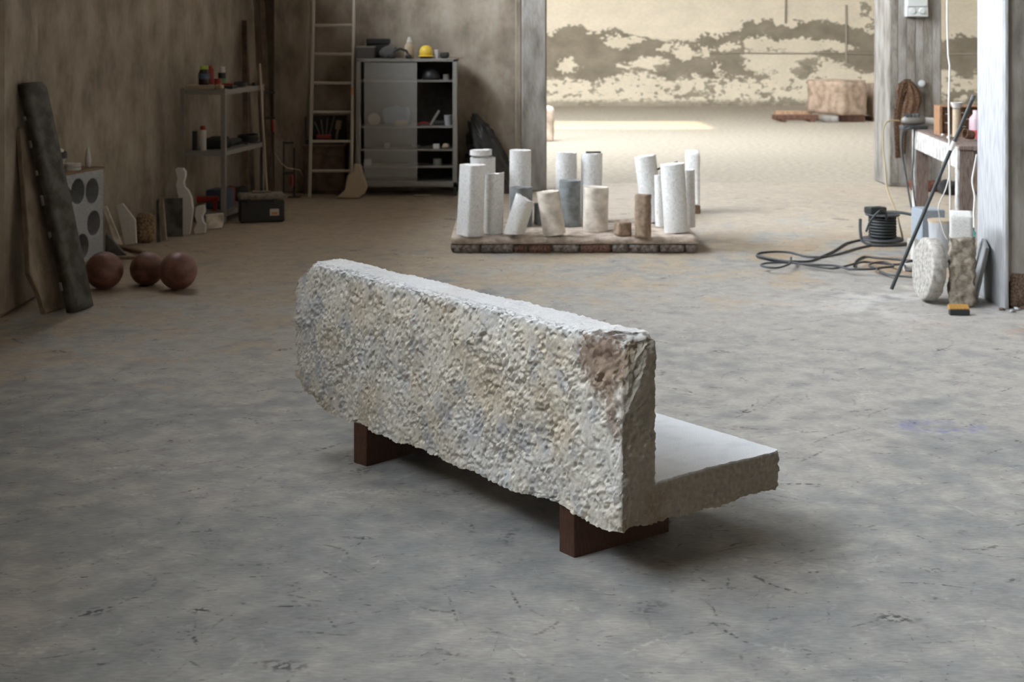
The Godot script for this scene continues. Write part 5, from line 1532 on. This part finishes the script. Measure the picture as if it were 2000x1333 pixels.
func build_right() -> void:
	mat("table_white", Color(0.60, 0.59, 0.585), 0.75, "blotch", Vector3(1.2, 1.2, 1.2))
	mat("table_brown", Color(0.245, 0.195, 0.175), 0.8, "wood", Vector3(1.5, 1.5, 1.5))
	mat("leather", Color(0.20, 0.12, 0.07), 0.85, "rust", Vector3(5, 5, 5), 0.0, "h_fine", 0.3)
	mat("chest_wood", Color(0.42, 0.245, 0.135), 0.8, "wood", Vector3(3, 3, 3))
	mat("chest_dark", Color(0.14, 0.070, 0.038), 0.8, "dust", Vector3(4, 4, 4))
	mat("rubber_grey", Color(0.055, 0.058, 0.062), 0.55)
	mat("rubber_black", Color(0.020, 0.024, 0.024), 0.5)
	mat("cord_white", Color(0.66, 0.64, 0.60), 0.6)
	mat("cord_tan", Color(0.30, 0.24, 0.13), 0.6)
	mat("box_grey", Color(0.50, 0.52, 0.50), 0.5)
	mat("pink_plastic", Color(0.42, 0.30, 0.33), 0.4)
	mat("red_fill", Color(0.45, 0.07, 0.08), 0.4)
	mat("rubble_brown", Color(0.20, 0.145, 0.105), 0.95, "rust", Vector3(5, 5, 5), 0.0, "h_fine", 0.8)
	mat("pitted_stone", Color(0.54, 0.52, 0.48), 0.92, "blotch", Vector3(5, 5, 5), 0.0, "h_fine", 0.7)
	mat("rough_beige", Color(0.40, 0.345, 0.28), 0.92, "blotch", Vector3(6, 6, 6), 0.0, "h_fine", 0.9)
	mat("bluish_plastic", Color(0.33, 0.37, 0.41), 0.5, "fine", Vector3(3, 3, 3))
	mat("brush_wood", Color(0.52, 0.30, 0.07), 0.7, "wood", Vector3(4, 4, 4))
	mat("teal", Color(0.02, 0.16, 0.13), 0.6)

	# far pillar with vertical board marks, junction box, hanging leather
	var fp := thing("concrete_pillar", "grey board marked concrete pillar with junction box by the workbench", "pillar", at(Vector3(3.86, 0.001, -14.96)))
	part(fp, "shaft", bx(Vector3(0.54, 9.79, 0.62), 0.012, Vector3(0.275, 4.895, -0.315)), M.concrete_grey)
	for k in 6:
		part(fp, "board_mark", bx(Vector3(0.082, 9.7, 0.012 + 0.004 * (k % 3)), 0.003, Vector3(0.055 + k * 0.088, 4.89, -0.004)), M.concrete_grey if k % 2 else M.concrete_worn)
	var jb := thing("junction_box", "pale grey electric box with two knockouts on the far pillar", "junction box", at(px(1789, 33, 14.93)))
	part(jb, "box", bx(Vector3(0.225, 0.42, 0.10), 0.006, Vector3(0, 0.21, 0.0)), M.box_grey)
	part(jb, "lid", bx(Vector3(0.205, 0.30, 0.012), 0.004, Vector3(0, 0.255, 0.055)), M.box_grey)
	for s in [-0.05, 0.05]:
		part(jb, "knockout", Geo.new().lathe(Transform3D(Basis(Vector3.RIGHT, PI / 2), Vector3(s, 0.06, 0.05)), [Vector2(0, 0), Vector2(0.034, 0), Vector2(0.034, 0.008), Vector2(0.026, 0.012), Vector2(0, 0.012)], 20).done(), M.box_grey)
	solo("switch_plate", "small round pale socket on the far pillar", "socket", Geo.new().lathe(Transform3D(Basis(Vector3.RIGHT, PI / 2), Vector3.ZERO), [Vector2(0, 0), Vector2(0.036, 0), Vector2(0.034, 0.018), Vector2(0.02, 0.022), Vector2(0, 0.022)], 20).done(), M.box_grey, at(px(1800, 163, 14.942)))
	# leather apron bunched over a nail: hood, body folds, two straps
	var lp := thing("leather_apron", "brown leather apron hanging from a nail on the far pillar", "apron", at(px(1772, 155, 14.90)))
	part(lp, "hood", hang([[0.0, 0.0, 0.03], [-0.04, -0.05, 0.06], [-0.075, -0.13, 0.05], [-0.085, -0.19, 0.02]], 0.05, 701), M.leather)
	part(lp, "body", hang([[0.01, -0.02, 0.03], [0.05, -0.12, 0.075], [0.045, -0.24, 0.09], [0.0, -0.36, 0.085], [-0.03, -0.47, 0.06]], 0.06, 702), M.leather)
	part(lp, "strap", hang([[-0.07, -0.17, 0.035], [-0.105, -0.32, 0.035], [-0.115, -0.50, 0.028], [-0.11, -0.70, 0.026], [-0.10, -0.80, 0.03]], 0.02, 703), M.leather)
	part(lp, "strap", hang([[-0.02, -0.44, 0.02], [-0.04, -0.58, 0.02], [-0.045, -0.76, 0.018]], 0.016, 704), M.leather)

	# near pillar: limewashed, broken at the foot
	var np := thing("concrete_pillar", "white limewashed pillar with crumbling foot beside the leaning rod", "pillar", at(Vector3(2.82, 0.001, -8.85)))
	part(np, "limewash_face", bx(Vector3(0.022, 9.79, 0.462), 0.004, Vector3(0.012, 4.895, 0.232)), M.limewash)
	part(np, "shaft", bx(Vector3(0.48, 9.64, 0.45), 0.010, Vector3(0.265, 4.97, 0.225)), M.concrete_grey)
	part(np, "arris", bx(Vector3(0.026, 9.79, 0.02), 0.006, Vector3(0.018, 4.895, 0.47)), M.limewash)
	part(np, "crumbled_foot", stone(Vector3(0.46, 0.20, 0.47), 0.02, 711, 12.0, 0.02, 0.02), M.rubble_brown, at(Vector3(0.275, 0.0, 0.225)))
	for k in 9:
		solo("plaster_crumb", "plaster crumb fallen at the white pillar's foot", "crumb", stone(Vector3(0.03 + 0.012 * (k % 3), 0.016, 0.025), 0.004, 720 + k, 30.0, 0.012, 0.006), M.limewash if k % 3 else M.rubble_brown, at(Vector3(2.80 + 0.045 * k, 0.0, -8.34 + 0.05 * sin(k * 1.7)), k * 0.8), "crumbs at the pillar foot")

	# workbench
	var f := Vector3(3.455, 0, -12.52)
	var n := Vector3(3.262, 0, -10.62)
	var dz := (n - f).normalized()
	var L := f.distance_to(n)
	var dx := Vector3(-dz.z, 0, dz.x)
	if dx.x < 0.0:
		dx = -dx
	# local x to the right, local z towards the camera, origin far left foot
	var xf := Transform3D(Basis(dx, Vector3.UP, dx.cross(Vector3.UP)), f)
	var H := 0.763
	var W := 0.78
	var tb := thing("workbench", "white and brown wooden workbench between the two pillars", "workbench", xf)
	part(tb, "table_top", bx(Vector3(W + 0.02, 0.035, L + 0.02), 0.004, Vector3(W / 2, H - 0.0175, L / 2)), M.table_brown)
	for ex in [0.0, W - 0.10]:
		for ez in [0.0, L - 0.08]:
			part(tb, "leg", bx(Vector3(0.10, H - 0.036, 0.08), 0.004, Vector3(ex + 0.05, (H - 0.036) / 2, ez + 0.04)), M.table_brown)
	for ex in [-0.012, W + 0.012]:
		part(tb, "apron", bx(Vector3(0.022, 0.155, L), 0.003, Vector3(ex, H - 0.09, L / 2)), M.table_white)
	for ez in [0.0, L - 0.08]:
		part(tb, "leg_facing", bx(Vector3(0.02, H - 0.17, 0.078), 0.003, Vector3(-0.012, (H - 0.17) / 2, ez + 0.04)), M.table_white)
	part(tb, "end_rail", bx(Vector3(W - 0.2, 0.10, 0.03), 0.003, Vector3(W / 2, H - 0.09, L - 0.03)), M.table_brown)
	var on := func(x: float, z: float, turn := 0.0) -> Transform3D:
		return xf * Transform3D(Basis(Vector3.UP, turn), Vector3(x, H + 0.0008, z))
	# open wooden chest with compartments
	var ch := thing("tool_chest", "open wooden chest with dark chalk marked compartments on the workbench", "chest", on.call(0.04, 0.78, 0.05))
	var cw := 0.42
	var chh := 0.235
	part(ch, "bottom", bx(Vector3(cw, 0.012, 0.2), 0.002, Vector3(cw / 2, 0.006, 0)), M.chest_wood)
	part(ch, "top", bx(Vector3(cw, 0.012, 0.2), 0.002, Vector3(cw / 2, chh - 0.006, 0)), M.chest_wood)
	part(ch, "back_panel", bx(Vector3(cw - 0.02, chh - 0.024, 0.01), 0.001, Vector3(cw / 2, chh / 2, -0.09)), M.chest_dark)
	for x in [0.012, 0.118, cw - 0.012]:
		part(ch, "divider", bx(Vector3(0.024, chh - 0.0245, 0.19), 0.002, Vector3(x, chh / 2, 0.002)), M.chest_wood)
	part(ch, "door_panel", bx(Vector3(0.08, chh - 0.026, 0.012), 0.002, Vector3(0.065, chh / 2, 0.07)), M.chest_dark)
	part(ch, "door_panel", bx(Vector3(0.25, chh - 0.026, 0.012), 0.002, Vector3(0.262, chh / 2, 0.07)), M.chest_dark)
	for k in 5:
		part(ch, "chalk_mark", bx(Vector3(0.03 + 0.01 * (k % 2), 0.006, 0.002), 0.0, Vector3([0.065, 0.065, 0.18, 0.22, 0.2][k], [0.17, 0.10, 0.18, 0.13, 0.07][k], 0.0772)), M.paper_white)
	var cone := thing("metal_beaker", "pale metal beaker with wide rim in front of the chest", "beaker", on.call(0.15, 1.02))
	part(cone, "body", Geo.new().lathe(Transform3D(), [Vector2(0, 0), Vector2(0.033, 0), Vector2(0.030, 0.22), Vector2(0.027, 0.22), Vector2(0.027, 0.01), Vector2(0, 0.01)], 24).done(), M.beige)
	part(cone, "rim", Geo.new().lathe(at(Vector3(0, 0.2205, 0)), [Vector2(0.022, 0), Vector2(0.034, 0.01), Vector2(0.050, 0.05), Vector2(0.046, 0.052), Vector2(0.024, 0.012)], 24).done(), M.paper_white)
	var pb := thing("pink_jug", "pink translucent plastic jug with red content near the white pillar", "jug", on.call(0.26, 1.22))
	part(pb, "body", bottle_mesh(0.055, 0.22, 0.5, 0.25), M.pink_plastic)
	part(pb, "content", band_mesh(0.055, 0.008, 0.07), M.red_fill)
	solo("brown_mug", "brown mug lying beside the leaning rod on workbench", "mug", Geo.new().lathe(Transform3D(Basis(Vector3(0, 0, 1), PI / 2 - 0.2), Vector3(0.03, 0.042, 0)), [Vector2(0, 0), Vector2(0.034, 0), Vector2(0.038, 0.075), Vector2(0.034, 0.075), Vector2(0.03, 0.006), Vector2(0, 0.006)], 20).done(), M.leather, on.call(0.16, 1.45, 0.4))
	for k in 5:
		solo("stone_chip", "pale stone chip lying along the workbench edge", "stone chip", stone(Vector3(0.03, 0.022, 0.03), 0.006, 730 + k, 25.0, 0.012, 0.008), M.paper_white, on.call(0.05 + 0.03 * (k % 2), 0.98 + 0.13 * k, k * 1.1), "stone chips on the workbench")
	# sander at the far corner
	var sd := thing("power_sander", "grey and dark power sander on the workbench's far corner", "sander", on.call(-0.03, 0.12, 0.25))
	part(sd, "base_plate", bx(Vector3(0.22, 0.03, 0.10), 0.006, Vector3(0.0, 0.016, 0)), M.rubber_grey)
	part(sd, "housing", Geo.new().round_lathe(Transform3D(Basis(Vector3(0, 0, 1), PI / 2), Vector3(0.10, 0.075, 0)), [Vector2(0, 0), Vector2(0.035, 0.01), Vector2(0.042, 0.08), Vector2(0.038, 0.16), Vector2(0.02, 0.20), Vector2(0, 0.205)], 20).done(), M.steel_grey)
	part(sd, "nozzle", Geo.new().tube([Vector3(0.08, 0.07, 0), Vector3(0.14, 0.065, 0), Vector3(0.18, 0.06, 0)], 0.03, 12, 0.034).done(), M.paper_white)
	for k in 4:
		part(sd, "vent_rib", bx(Vector3(0.008, 0.03, 0.07), 0.002, Vector3(-0.07 + 0.035 * k, 0.115, 0)), M.rubber_black)
	# cords from the bench
	var fl := gp(1748, 480)
	solo("slack_cable", "tan power cord looping from the sander down to the reel", "cord", sag([px(1757, 236, 12.45), px(1735, 236, 12.45), px(1726, 250, 12.42), px(1725, 290, 12.3), px(1729, 330, 12.0), px(1733, 370, 11.6), px(1752, 420, 11.1), gp(1764, 470, 0.01)], 0.007), M.cord_tan, Transform3D())
	solo("slack_cable", "black cord hanging in a loop from the workbench's far corner", "cord", sag([px(1786, 249, 12.26), px(1776, 250, 12.26), px(1764, 262, 12.32), px(1763, 300, 12.38), px(1770, 350, 12.3), px(1778, 395, 12.1), px(1784, 425, 11.9), gp(1786, 450, 0.008)], 0.008), M.rubber_black, Transform3D())
	solo("slack_cable", "second black cord hanging close beside the workbench leg", "cord", sag([px(1786, 248, 12.30), px(1785, 275, 12.30), px(1784, 310, 12.28), px(1782, 345, 12.25), px(1785, 380, 12.15), px(1790, 410, 12.0), gp(1793, 442, 0.008)], 0.007), M.rubber_black, Transform3D())
	# rags on the floor under the far end
	solo("rag_heap", "dark and red rags heaped on the floor behind the workbench", "rags", stone(Vector3(0.30, 0.10, 0.22), 0.04, 741, 8.0, 0.02, 0.04), mat("rag_red", Color(0.16, 0.06, 0.04), 0.9, "rust", Vector3(3, 3, 3)), at(Vector3(4.12, 0.0, -14.55)))
	solo("rag_heap", "black cloth heap beside the red rags behind the workbench", "rags", stone(Vector3(0.26, 0.13, 0.2), 0.04, 742, 8.0, 0.02, 0.05), M.dark_cloth, at(Vector3(4.30, 0.0, -14.25)))
	solo("burlap_sack", "brown sack standing on the floor behind the workbench", "sack", stone(Vector3(0.30, 0.38, 0.24), 0.04, 743, 5.0, 0.03, 0.08), M.box_brown, at(Vector3(4.62, 0.0, -14.2)))

	# cable reel
	var r0 := gp(1727, 482)
	var rl := thing("cable_reel", "dark cable reel with tubular stand on the dusty floor", "cable reel", at(r0 + Vector3(0.02, 0, -0.13), 0.3))
	part(rl, "flange", Geo.new().lathe(at(Vector3(0, 0.03, 0)), [Vector2(0, 0), Vector2(0.15, 0), Vector2(0.155, 0.008), Vector2(0.15, 0.016), Vector2(0, 0.016)], 32).done(), M.rubber_grey)
	part(rl, "drum", Geo.new().lathe(at(Vector3(0, 0.046, 0)), [Vector2(0, 0), Vector2(0.085, 0), Vector2(0.088, 0.01), Vector2(0.09, 0.16), Vector2(0.085, 0.17), Vector2(0, 0.17)], 28).done(), M.rubber_black)
	part(rl, "flange", Geo.new().lathe(at(Vector3(0, 0.2165, 0)), [Vector2(0, 0), Vector2(0.125, 0), Vector2(0.13, 0.008), Vector2(0.125, 0.014), Vector2(0, 0.014)], 32).done(), M.rubber_grey)
	for k in 7:
		part(rl, "cable_winding", Geo.new().tube(ring(0.094, 0.065 + 0.022 * k, 28), 0.0105, 6).done(), M.rubber_black)
	part(rl, "socket_box", bx(Vector3(0.14, 0.05, 0.10), 0.008, Vector3(-0.06, 0.256, 0)), M.rubber_black)
	part(rl, "stand", Geo.new().tube(sag_pts([Vector3(0.13, 0.012, 0.12), Vector3(0.20, 0.012, 0.10), Vector3(0.215, 0.05, 0.09), Vector3(0.215, 0.20, 0.09), Vector3(0.19, 0.225, 0.06), Vector3(0.10, 0.235, -0.02), Vector3(0.05, 0.22, -0.08), Vector3(0.03, 0.17, -0.10)]), 0.011, 8).done(), M.rubber_grey)
	part(rl, "stand", Geo.new().tube(sag_pts([Vector3(-0.20, 0.20, 0.02), Vector3(-0.205, 0.10, 0.03), Vector3(-0.19, 0.03, 0.05), Vector3(-0.10, 0.012, 0.12), Vector3(0.05, 0.012, 0.15), Vector3(0.14, 0.012, 0.12)]), 0.011, 8).done(), M.rubber_grey)
	part(rl, "lead", sag([px(1692, 452, 10.55), px(1700, 432, 10.6), px(1712, 418, 10.6), px(1722, 411, 10.6), px(1730, 416, 10.65), px(1732, 430, 10.7)], 0.009), M.rubber_black, rl.transform.affine_inverse())

	# cable lying in wide loops
	var loops := [
		[[1690, 470], [1655, 477], [1630, 492], [1606, 503], [1580, 513], [1548, 513], [1515, 512], [1490, 508], [1478, 503], [1484, 497], [1510, 494], [1540, 495], [1572, 503], [1600, 505], [1640, 498], [1672, 488], [1700, 482]],
		[[1478, 506], [1500, 511], [1540, 518], [1580, 526], [1620, 532], [1640, 530], [1668, 523], [1690, 519], [1722, 522], [1752, 524], [1780, 516], [1800, 515]],
		[[1545, 515], [1541, 528], [1520, 535], [1496, 534], [1486, 530], [1500, 526], [1540, 525], [1580, 529], [1630, 531], [1660, 538], [1700, 538], [1722, 535], [1745, 532], [1728, 524], [1704, 526], [1698, 532], [1715, 538]],
		[[1668, 523], [1673, 512], [1690, 504], [1720, 507], [1750, 509], [1778, 512]],
		[[1718, 538], [1740, 545], [1770, 548], [1800, 551]],
		[[1766, 526], [1772, 540], [1800, 540], [1812, 532], [1800, 524], [1776, 522], [1764, 530]],
	]
	var words := ["dark cable lying in a wide loop on the floor", "dark cable running from the loop towards the stone disc", "dark cable lying in a narrow double loop on the floor", "dark cable rising in a kink near the cable reel", "thin dark cable end near the stone disc", "dark cable ring lying under the leaning rod"]
	for k in loops.size():
		var pts := []
		for q in loops[k]:
			var p := gp(q[0], q[1])
			p.y = 0.0085 + 0.016 * (k % 3)
			pts.append(p)
		solo("floor_cable", words[k], "cable", sag(pts, 0.0075), M.rubber_grey, Transform3D(), "cables on the floor by the reel")

	# black rod leaning on the white pillar
	var q0 := gp(1741, 569)
	var q1 := Vector3(2.80, 1.195, -8.86)
	var rod := thing("leaning_rod", "long black rod with pale clip leaning on the white pillar", "rod", along(q0 + Vector3(0, 0.012, 0), q1))
	var rlen := q0.distance_to(q1)
	part(rod, "rod", Geo.new().tube([Vector3.ZERO, Vector3(0, rlen * 0.5, 0), Vector3(0, rlen, 0)], 0.0115, 12).done(), M.rubber_black)
	part(rod, "clip", Geo.new().tube([Vector3(0, rlen * 0.72, 0), Vector3(0, rlen * 0.765, 0)], 0.0145, 12).done(), M.paper_white)
	part(rod, "cap", Geo.new().tube([Vector3(0, rlen - 0.03, 0), Vector3(0, rlen + 0.002, 0)], 0.0135, 12).done(), M.rubber_grey)

	# white cord hanging from the ceiling and a thin one below
	var hc := thing("hanging_cord", "thin white cord hanging straight down in front of the workbench", "cord", Transform3D())
	part(hc, "cord", Geo.new().tube([px(1848, -2390, 9.55), px(1850, 40, 9.55), px(1852, 110, 9.55), px(1855, 128, 9.55), px(1853, 200, 9.55), px(1854, 300, 9.55), px(1857, 470, 9.55)], 0.006, 8).done(), M.cord_white)
	part(hc, "loose_end", sag([px(1853, 348, 9.55), px(1846, 372, 9.55), px(1834, 400, 9.57), px(1835, 425, 9.62), px(1843, 455, 9.64), px(1850, 468, 9.64)], 0.004), M.cord_white)
	solo("wall_cord", "white cord dangling beside the white pillar", "cord", sag([px(1908, 302, 9.1), px(1903, 330, 9.12), px(1899, 355, 9.12), px(1904, 385, 9.1), px(1902, 420, 9.08), px(1903, 445, 9.06)], 0.007), M.cord_white, Transform3D())

	# things at the foot of the pillar
	var ds := gp(1832, 599)
	var nrm := Vector3(-0.99, 0.09, 0.05).normalized()
	var axis := Basis(nrm.cross(Vector3.UP).normalized(), nrm, -nrm.cross(nrm.cross(Vector3.UP)).normalized() * -1.0)
	var rr := 0.183
	var dz0 := nrm.cross(Vector3.UP).normalized()
	var up2 := dz0.cross(nrm).normalized()
	var disc := thing("stone_disc", "rough white stone disc with centre hole leaning on the upright block", "stone disc", Transform3D(Basis(dz0, nrm, dz0.cross(nrm)), ds + Vector3(-0.012, rr * absf(up2.y) + 0.012, -0.14)))
	part(disc, "disc", millstone(rr, 0.085), M.pitted_stone)
	var ub := gp(1884, 603)
	var u := thing("upright_block", "upright rough beige stone block with sawn white top by the pillar", "stone block", at(ub + Vector3(0.015, 0, -0.10), -0.28))
	part(u, "block", stone(Vector3(0.135, 0.40, 0.155), 0.022, 751, 14.0, 0.010, 0.008), M.rough_beige)
	part(u, "sawn_head", stone(Vector3(0.128, 0.16, 0.150), 0.003, 752, 9.0, 0.02, 0.006, [[Vector3(0, 0.155, 0.05), Vector3(0.1, 0.85, 0.5).normalized()]]), M.white_marble, at(Vector3(-0.004, 0.385, -0.004)))
	var ws := gp(1918, 592)
	solo("white_slab", "thin white slab leaning on the white pillar behind upright block", "stone slab", Geo.new().prism(Transform3D(), PackedVector2Array([Vector2(-0.10, 0), Vector2(0.12, 0), Vector2(0.12, 0.30), Vector2(0.06, 0.37), Vector2(-0.08, 0.33)]), 0.022, 0.003).done(), M.limewash, along(Vector3(2.715, 0.004, -8.62), Vector3(2.80, 0.36, -8.62), Vector3(0.1, 0, -1)))
	solo("teal_sheet", "teal plastic scrap tucked behind the upright block", "plastic scrap", Geo.new().prism(Transform3D(), PackedVector2Array([Vector2(-0.03, 0.0), Vector2(0.03, 0.0), Vector2(0.05, 0.40), Vector2(0.0, 0.43)]), 0.006, 0.001).done(), M.teal, along(Vector3(2.695, 0.003, -8.68), Vector3(2.735, 0.40, -8.70), Vector3(0.3, 0, 1)))
	var br := gp(1875, 617)
	var bsh := thing("hand_brush", "small hand brush with orange wooden back and dark bristles", "brush", at(br + Vector3(0, 0.0, -0.02), -0.05))
	part(bsh, "bristles", bx(Vector3(0.112, 0.032, 0.035), 0.004, Vector3(0, 0.0165, 0.004)), M.rubber_black)
	part(bsh, "back", Geo.new().box(Transform3D(Basis(Vector3.RIGHT, 0.5), Vector3(0, 0.042, -0.008)), Vector3(0.115, 0.016, 0.045), 0.004).done(), M.brush_wood)
	var wb := thing("white_bucket", "white bucket with dusty lid behind the stone disc", "bucket", at(Vector3(2.92, 0, -9.92)))
	part(wb, "body", Geo.new().lathe(Transform3D(), [Vector2(0, 0), Vector2(0.075, 0), Vector2(0.088, 0.30), Vector2(0, 0.30)], 28).done(), M.limewash)
	part(wb, "lid", Geo.new().lathe(at(Vector3(0, 0.301, 0)), [Vector2(0, 0), Vector2(0.092, 0), Vector2(0.092, 0.016), Vector2(0, 0.02)], 28).done(), M.beige)
	solo("grey_box", "blue grey plastic box under the workbench behind the rod", "box", bx(Vector3(0.17, 0.22, 0.2), 0.008, Vector3(0, 0.11, 0)), M.bluish_plastic, at(Vector3(2.93, 0.13, -10.28), 0.1))
	solo("stone_offcut", "pale stone offcut carrying the blue grey box", "stone", stone(Vector3(0.22, 0.129, 0.24), 0.004, 753, 7.0, 0.03, 0.012), M.pitted_stone, at(Vector3(2.93, 0, -10.28), 0.1))
	solo("pale_pipe", "short pale pipe lying on the floor behind the stone disc", "pipe", Geo.new().tube([Vector3(-0.11, 0.026, 0), Vector3(0, 0.026, 0), Vector3(0.11, 0.026, 0)], 0.026, 14).done(), M.paper_white, at(Vector3(2.72, 0.0, -9.72), 0.08))
	solo("wedge_stone", "pale wedge of stone leaning by the reel under the rod", "stone", Geo.new().prism(Transform3D(Basis(Vector3.RIGHT, -0.2), Vector3.ZERO), PackedVector2Array([Vector2(-0.10, 0.0), Vector2(0.11, 0.0), Vector2(0.10, 0.06), Vector2(-0.08, 0.17)]), 0.05, 0.006).done(), M.paper_white, at(Vector3(2.84, 0.012, -10.02), 0.1))

func ring(r: float, y: float, n: int) -> Array:
	var a := []
	for k in n + 1:
		a.append(Vector3(cos(TAU * k / n) * r, y, sin(TAU * k / n) * r))
	return a

func sag_pts(p: Array) -> Array:
	var c := Curve3D.new()
	for i in p.size():
		var t: Vector3 = (p[min(i + 1, p.size() - 1)] - p[max(i - 1, 0)]) / 6.0
		c.add_point(p[i], -t, t)
	var o := []
	var n := maxi(8, p.size() * 6)
	for i in n + 1:
		o.append(c.sample_baked(c.get_baked_length() * i / n, true))
	return o

func sag(p: Array, r: float) -> ArrayMesh:
	return Geo.new().tube(sag_pts(p), r, 7).done()

# a hanging fold of leather: a flattened tube through [x, y, half width] points, pleated
func hang(p: Array, thick: float, s: int) -> ArrayMesh:
	var g := Geo.new()
	g.smooth = 1
	var segs := 20
	var n := FastNoiseLite.new()
	n.frequency = 9.0
	n.seed = s
	var rows := []
	var m := (p.size() - 1) * 5
	for j in m + 1:
		var f := float(j) / m * (p.size() - 1)
		var i: int = mini(int(f), p.size() - 2)
		var t := f - i
		var x := lerpf(p[i][0], p[i + 1][0], t)
		var y := lerpf(p[i][1], p[i + 1][1], t)
		var w := lerpf(p[i][2], p[i + 1][2], t)
		var row := []
		for k in segs:
			var a := TAU * k / segs
			var q := Vector3(x + cos(a) * w, y, sin(a) * thick * 0.5 + 0.03)
			q.z += 0.012 * sin(k * 2.2 + j * 0.25) + 0.02 * n.get_noise_3d(q.x * 3, q.y * 2, s)
			row.append(q)
		rows.append(row)
	for j in m:
		for k in segs:
			var k2 := (k + 1) % segs
			g.q(rows[j][k], rows[j][k2], rows[j + 1][k2], rows[j + 1][k])
	for k in range(1, segs - 1):
		g.t(rows[0][0], rows[0][k + 1], rows[0][k])
		g.t(rows[m][0], rows[m][k], rows[m][k + 1])
	return g.done()

# a rough disc along y with a hole through the middle
func millstone(r: float, th: float) -> ArrayMesh:
	var n := FastNoiseLite.new()
	n.frequency = 16.0
	n.fractal_octaves = 3
	n.seed = 77
	var g := Geo.new()
	g.smooth = 1
	var segs := 56
	var prof := [Vector2(0.02, -0.5), Vector2(0.5, -0.5), Vector2(0.95, -0.5), Vector2(1.0, -0.4), Vector2(1.0, 0.0), Vector2(1.0, 0.38), Vector2(0.95, 0.5), Vector2(0.8, 0.5), Vector2(0.6, 0.5), Vector2(0.4, 0.5), Vector2(0.2, 0.5), Vector2(0.11, 0.46), Vector2(0.10, 0.15), Vector2(0.0, 0.12)]
	var pt := func(i: int, k: int) -> Vector3:
		var a := TAU * (k % segs) / segs
		var q: Vector2 = prof[i]
		var p := Vector3(cos(a) * q.x * r, q.y * th, sin(a) * q.x * r)
		var d := n.get_noise_3dv(p) * 0.007
		return p + (Vector3(0, signf(q.y) * d, 0) if q.x < 0.97 else Vector3(cos(a), 0, sin(a)) * d)
	for i in prof.size() - 1:
		for k in segs:
			g.q(pt.call(i, k), pt.call(i + 1, k), pt.call(i + 1, k + 1), pt.call(i, k + 1))
	for k in range(1, segs - 1):
		g.t(pt.call(0, 0), pt.call(0, k), pt.call(0, k + 1))
	return g.done()

func _ready() -> void:
	rng.seed = 4711
	set_view()
	make_textures()
	make_materials()
	paint_floor()
	paint_far_wall()
	build_shell()
	build_bench()
	build_platform()
	tool_materials()
	left_side()
	build_shelf()
	build_back()
	build_far()
	build_right()
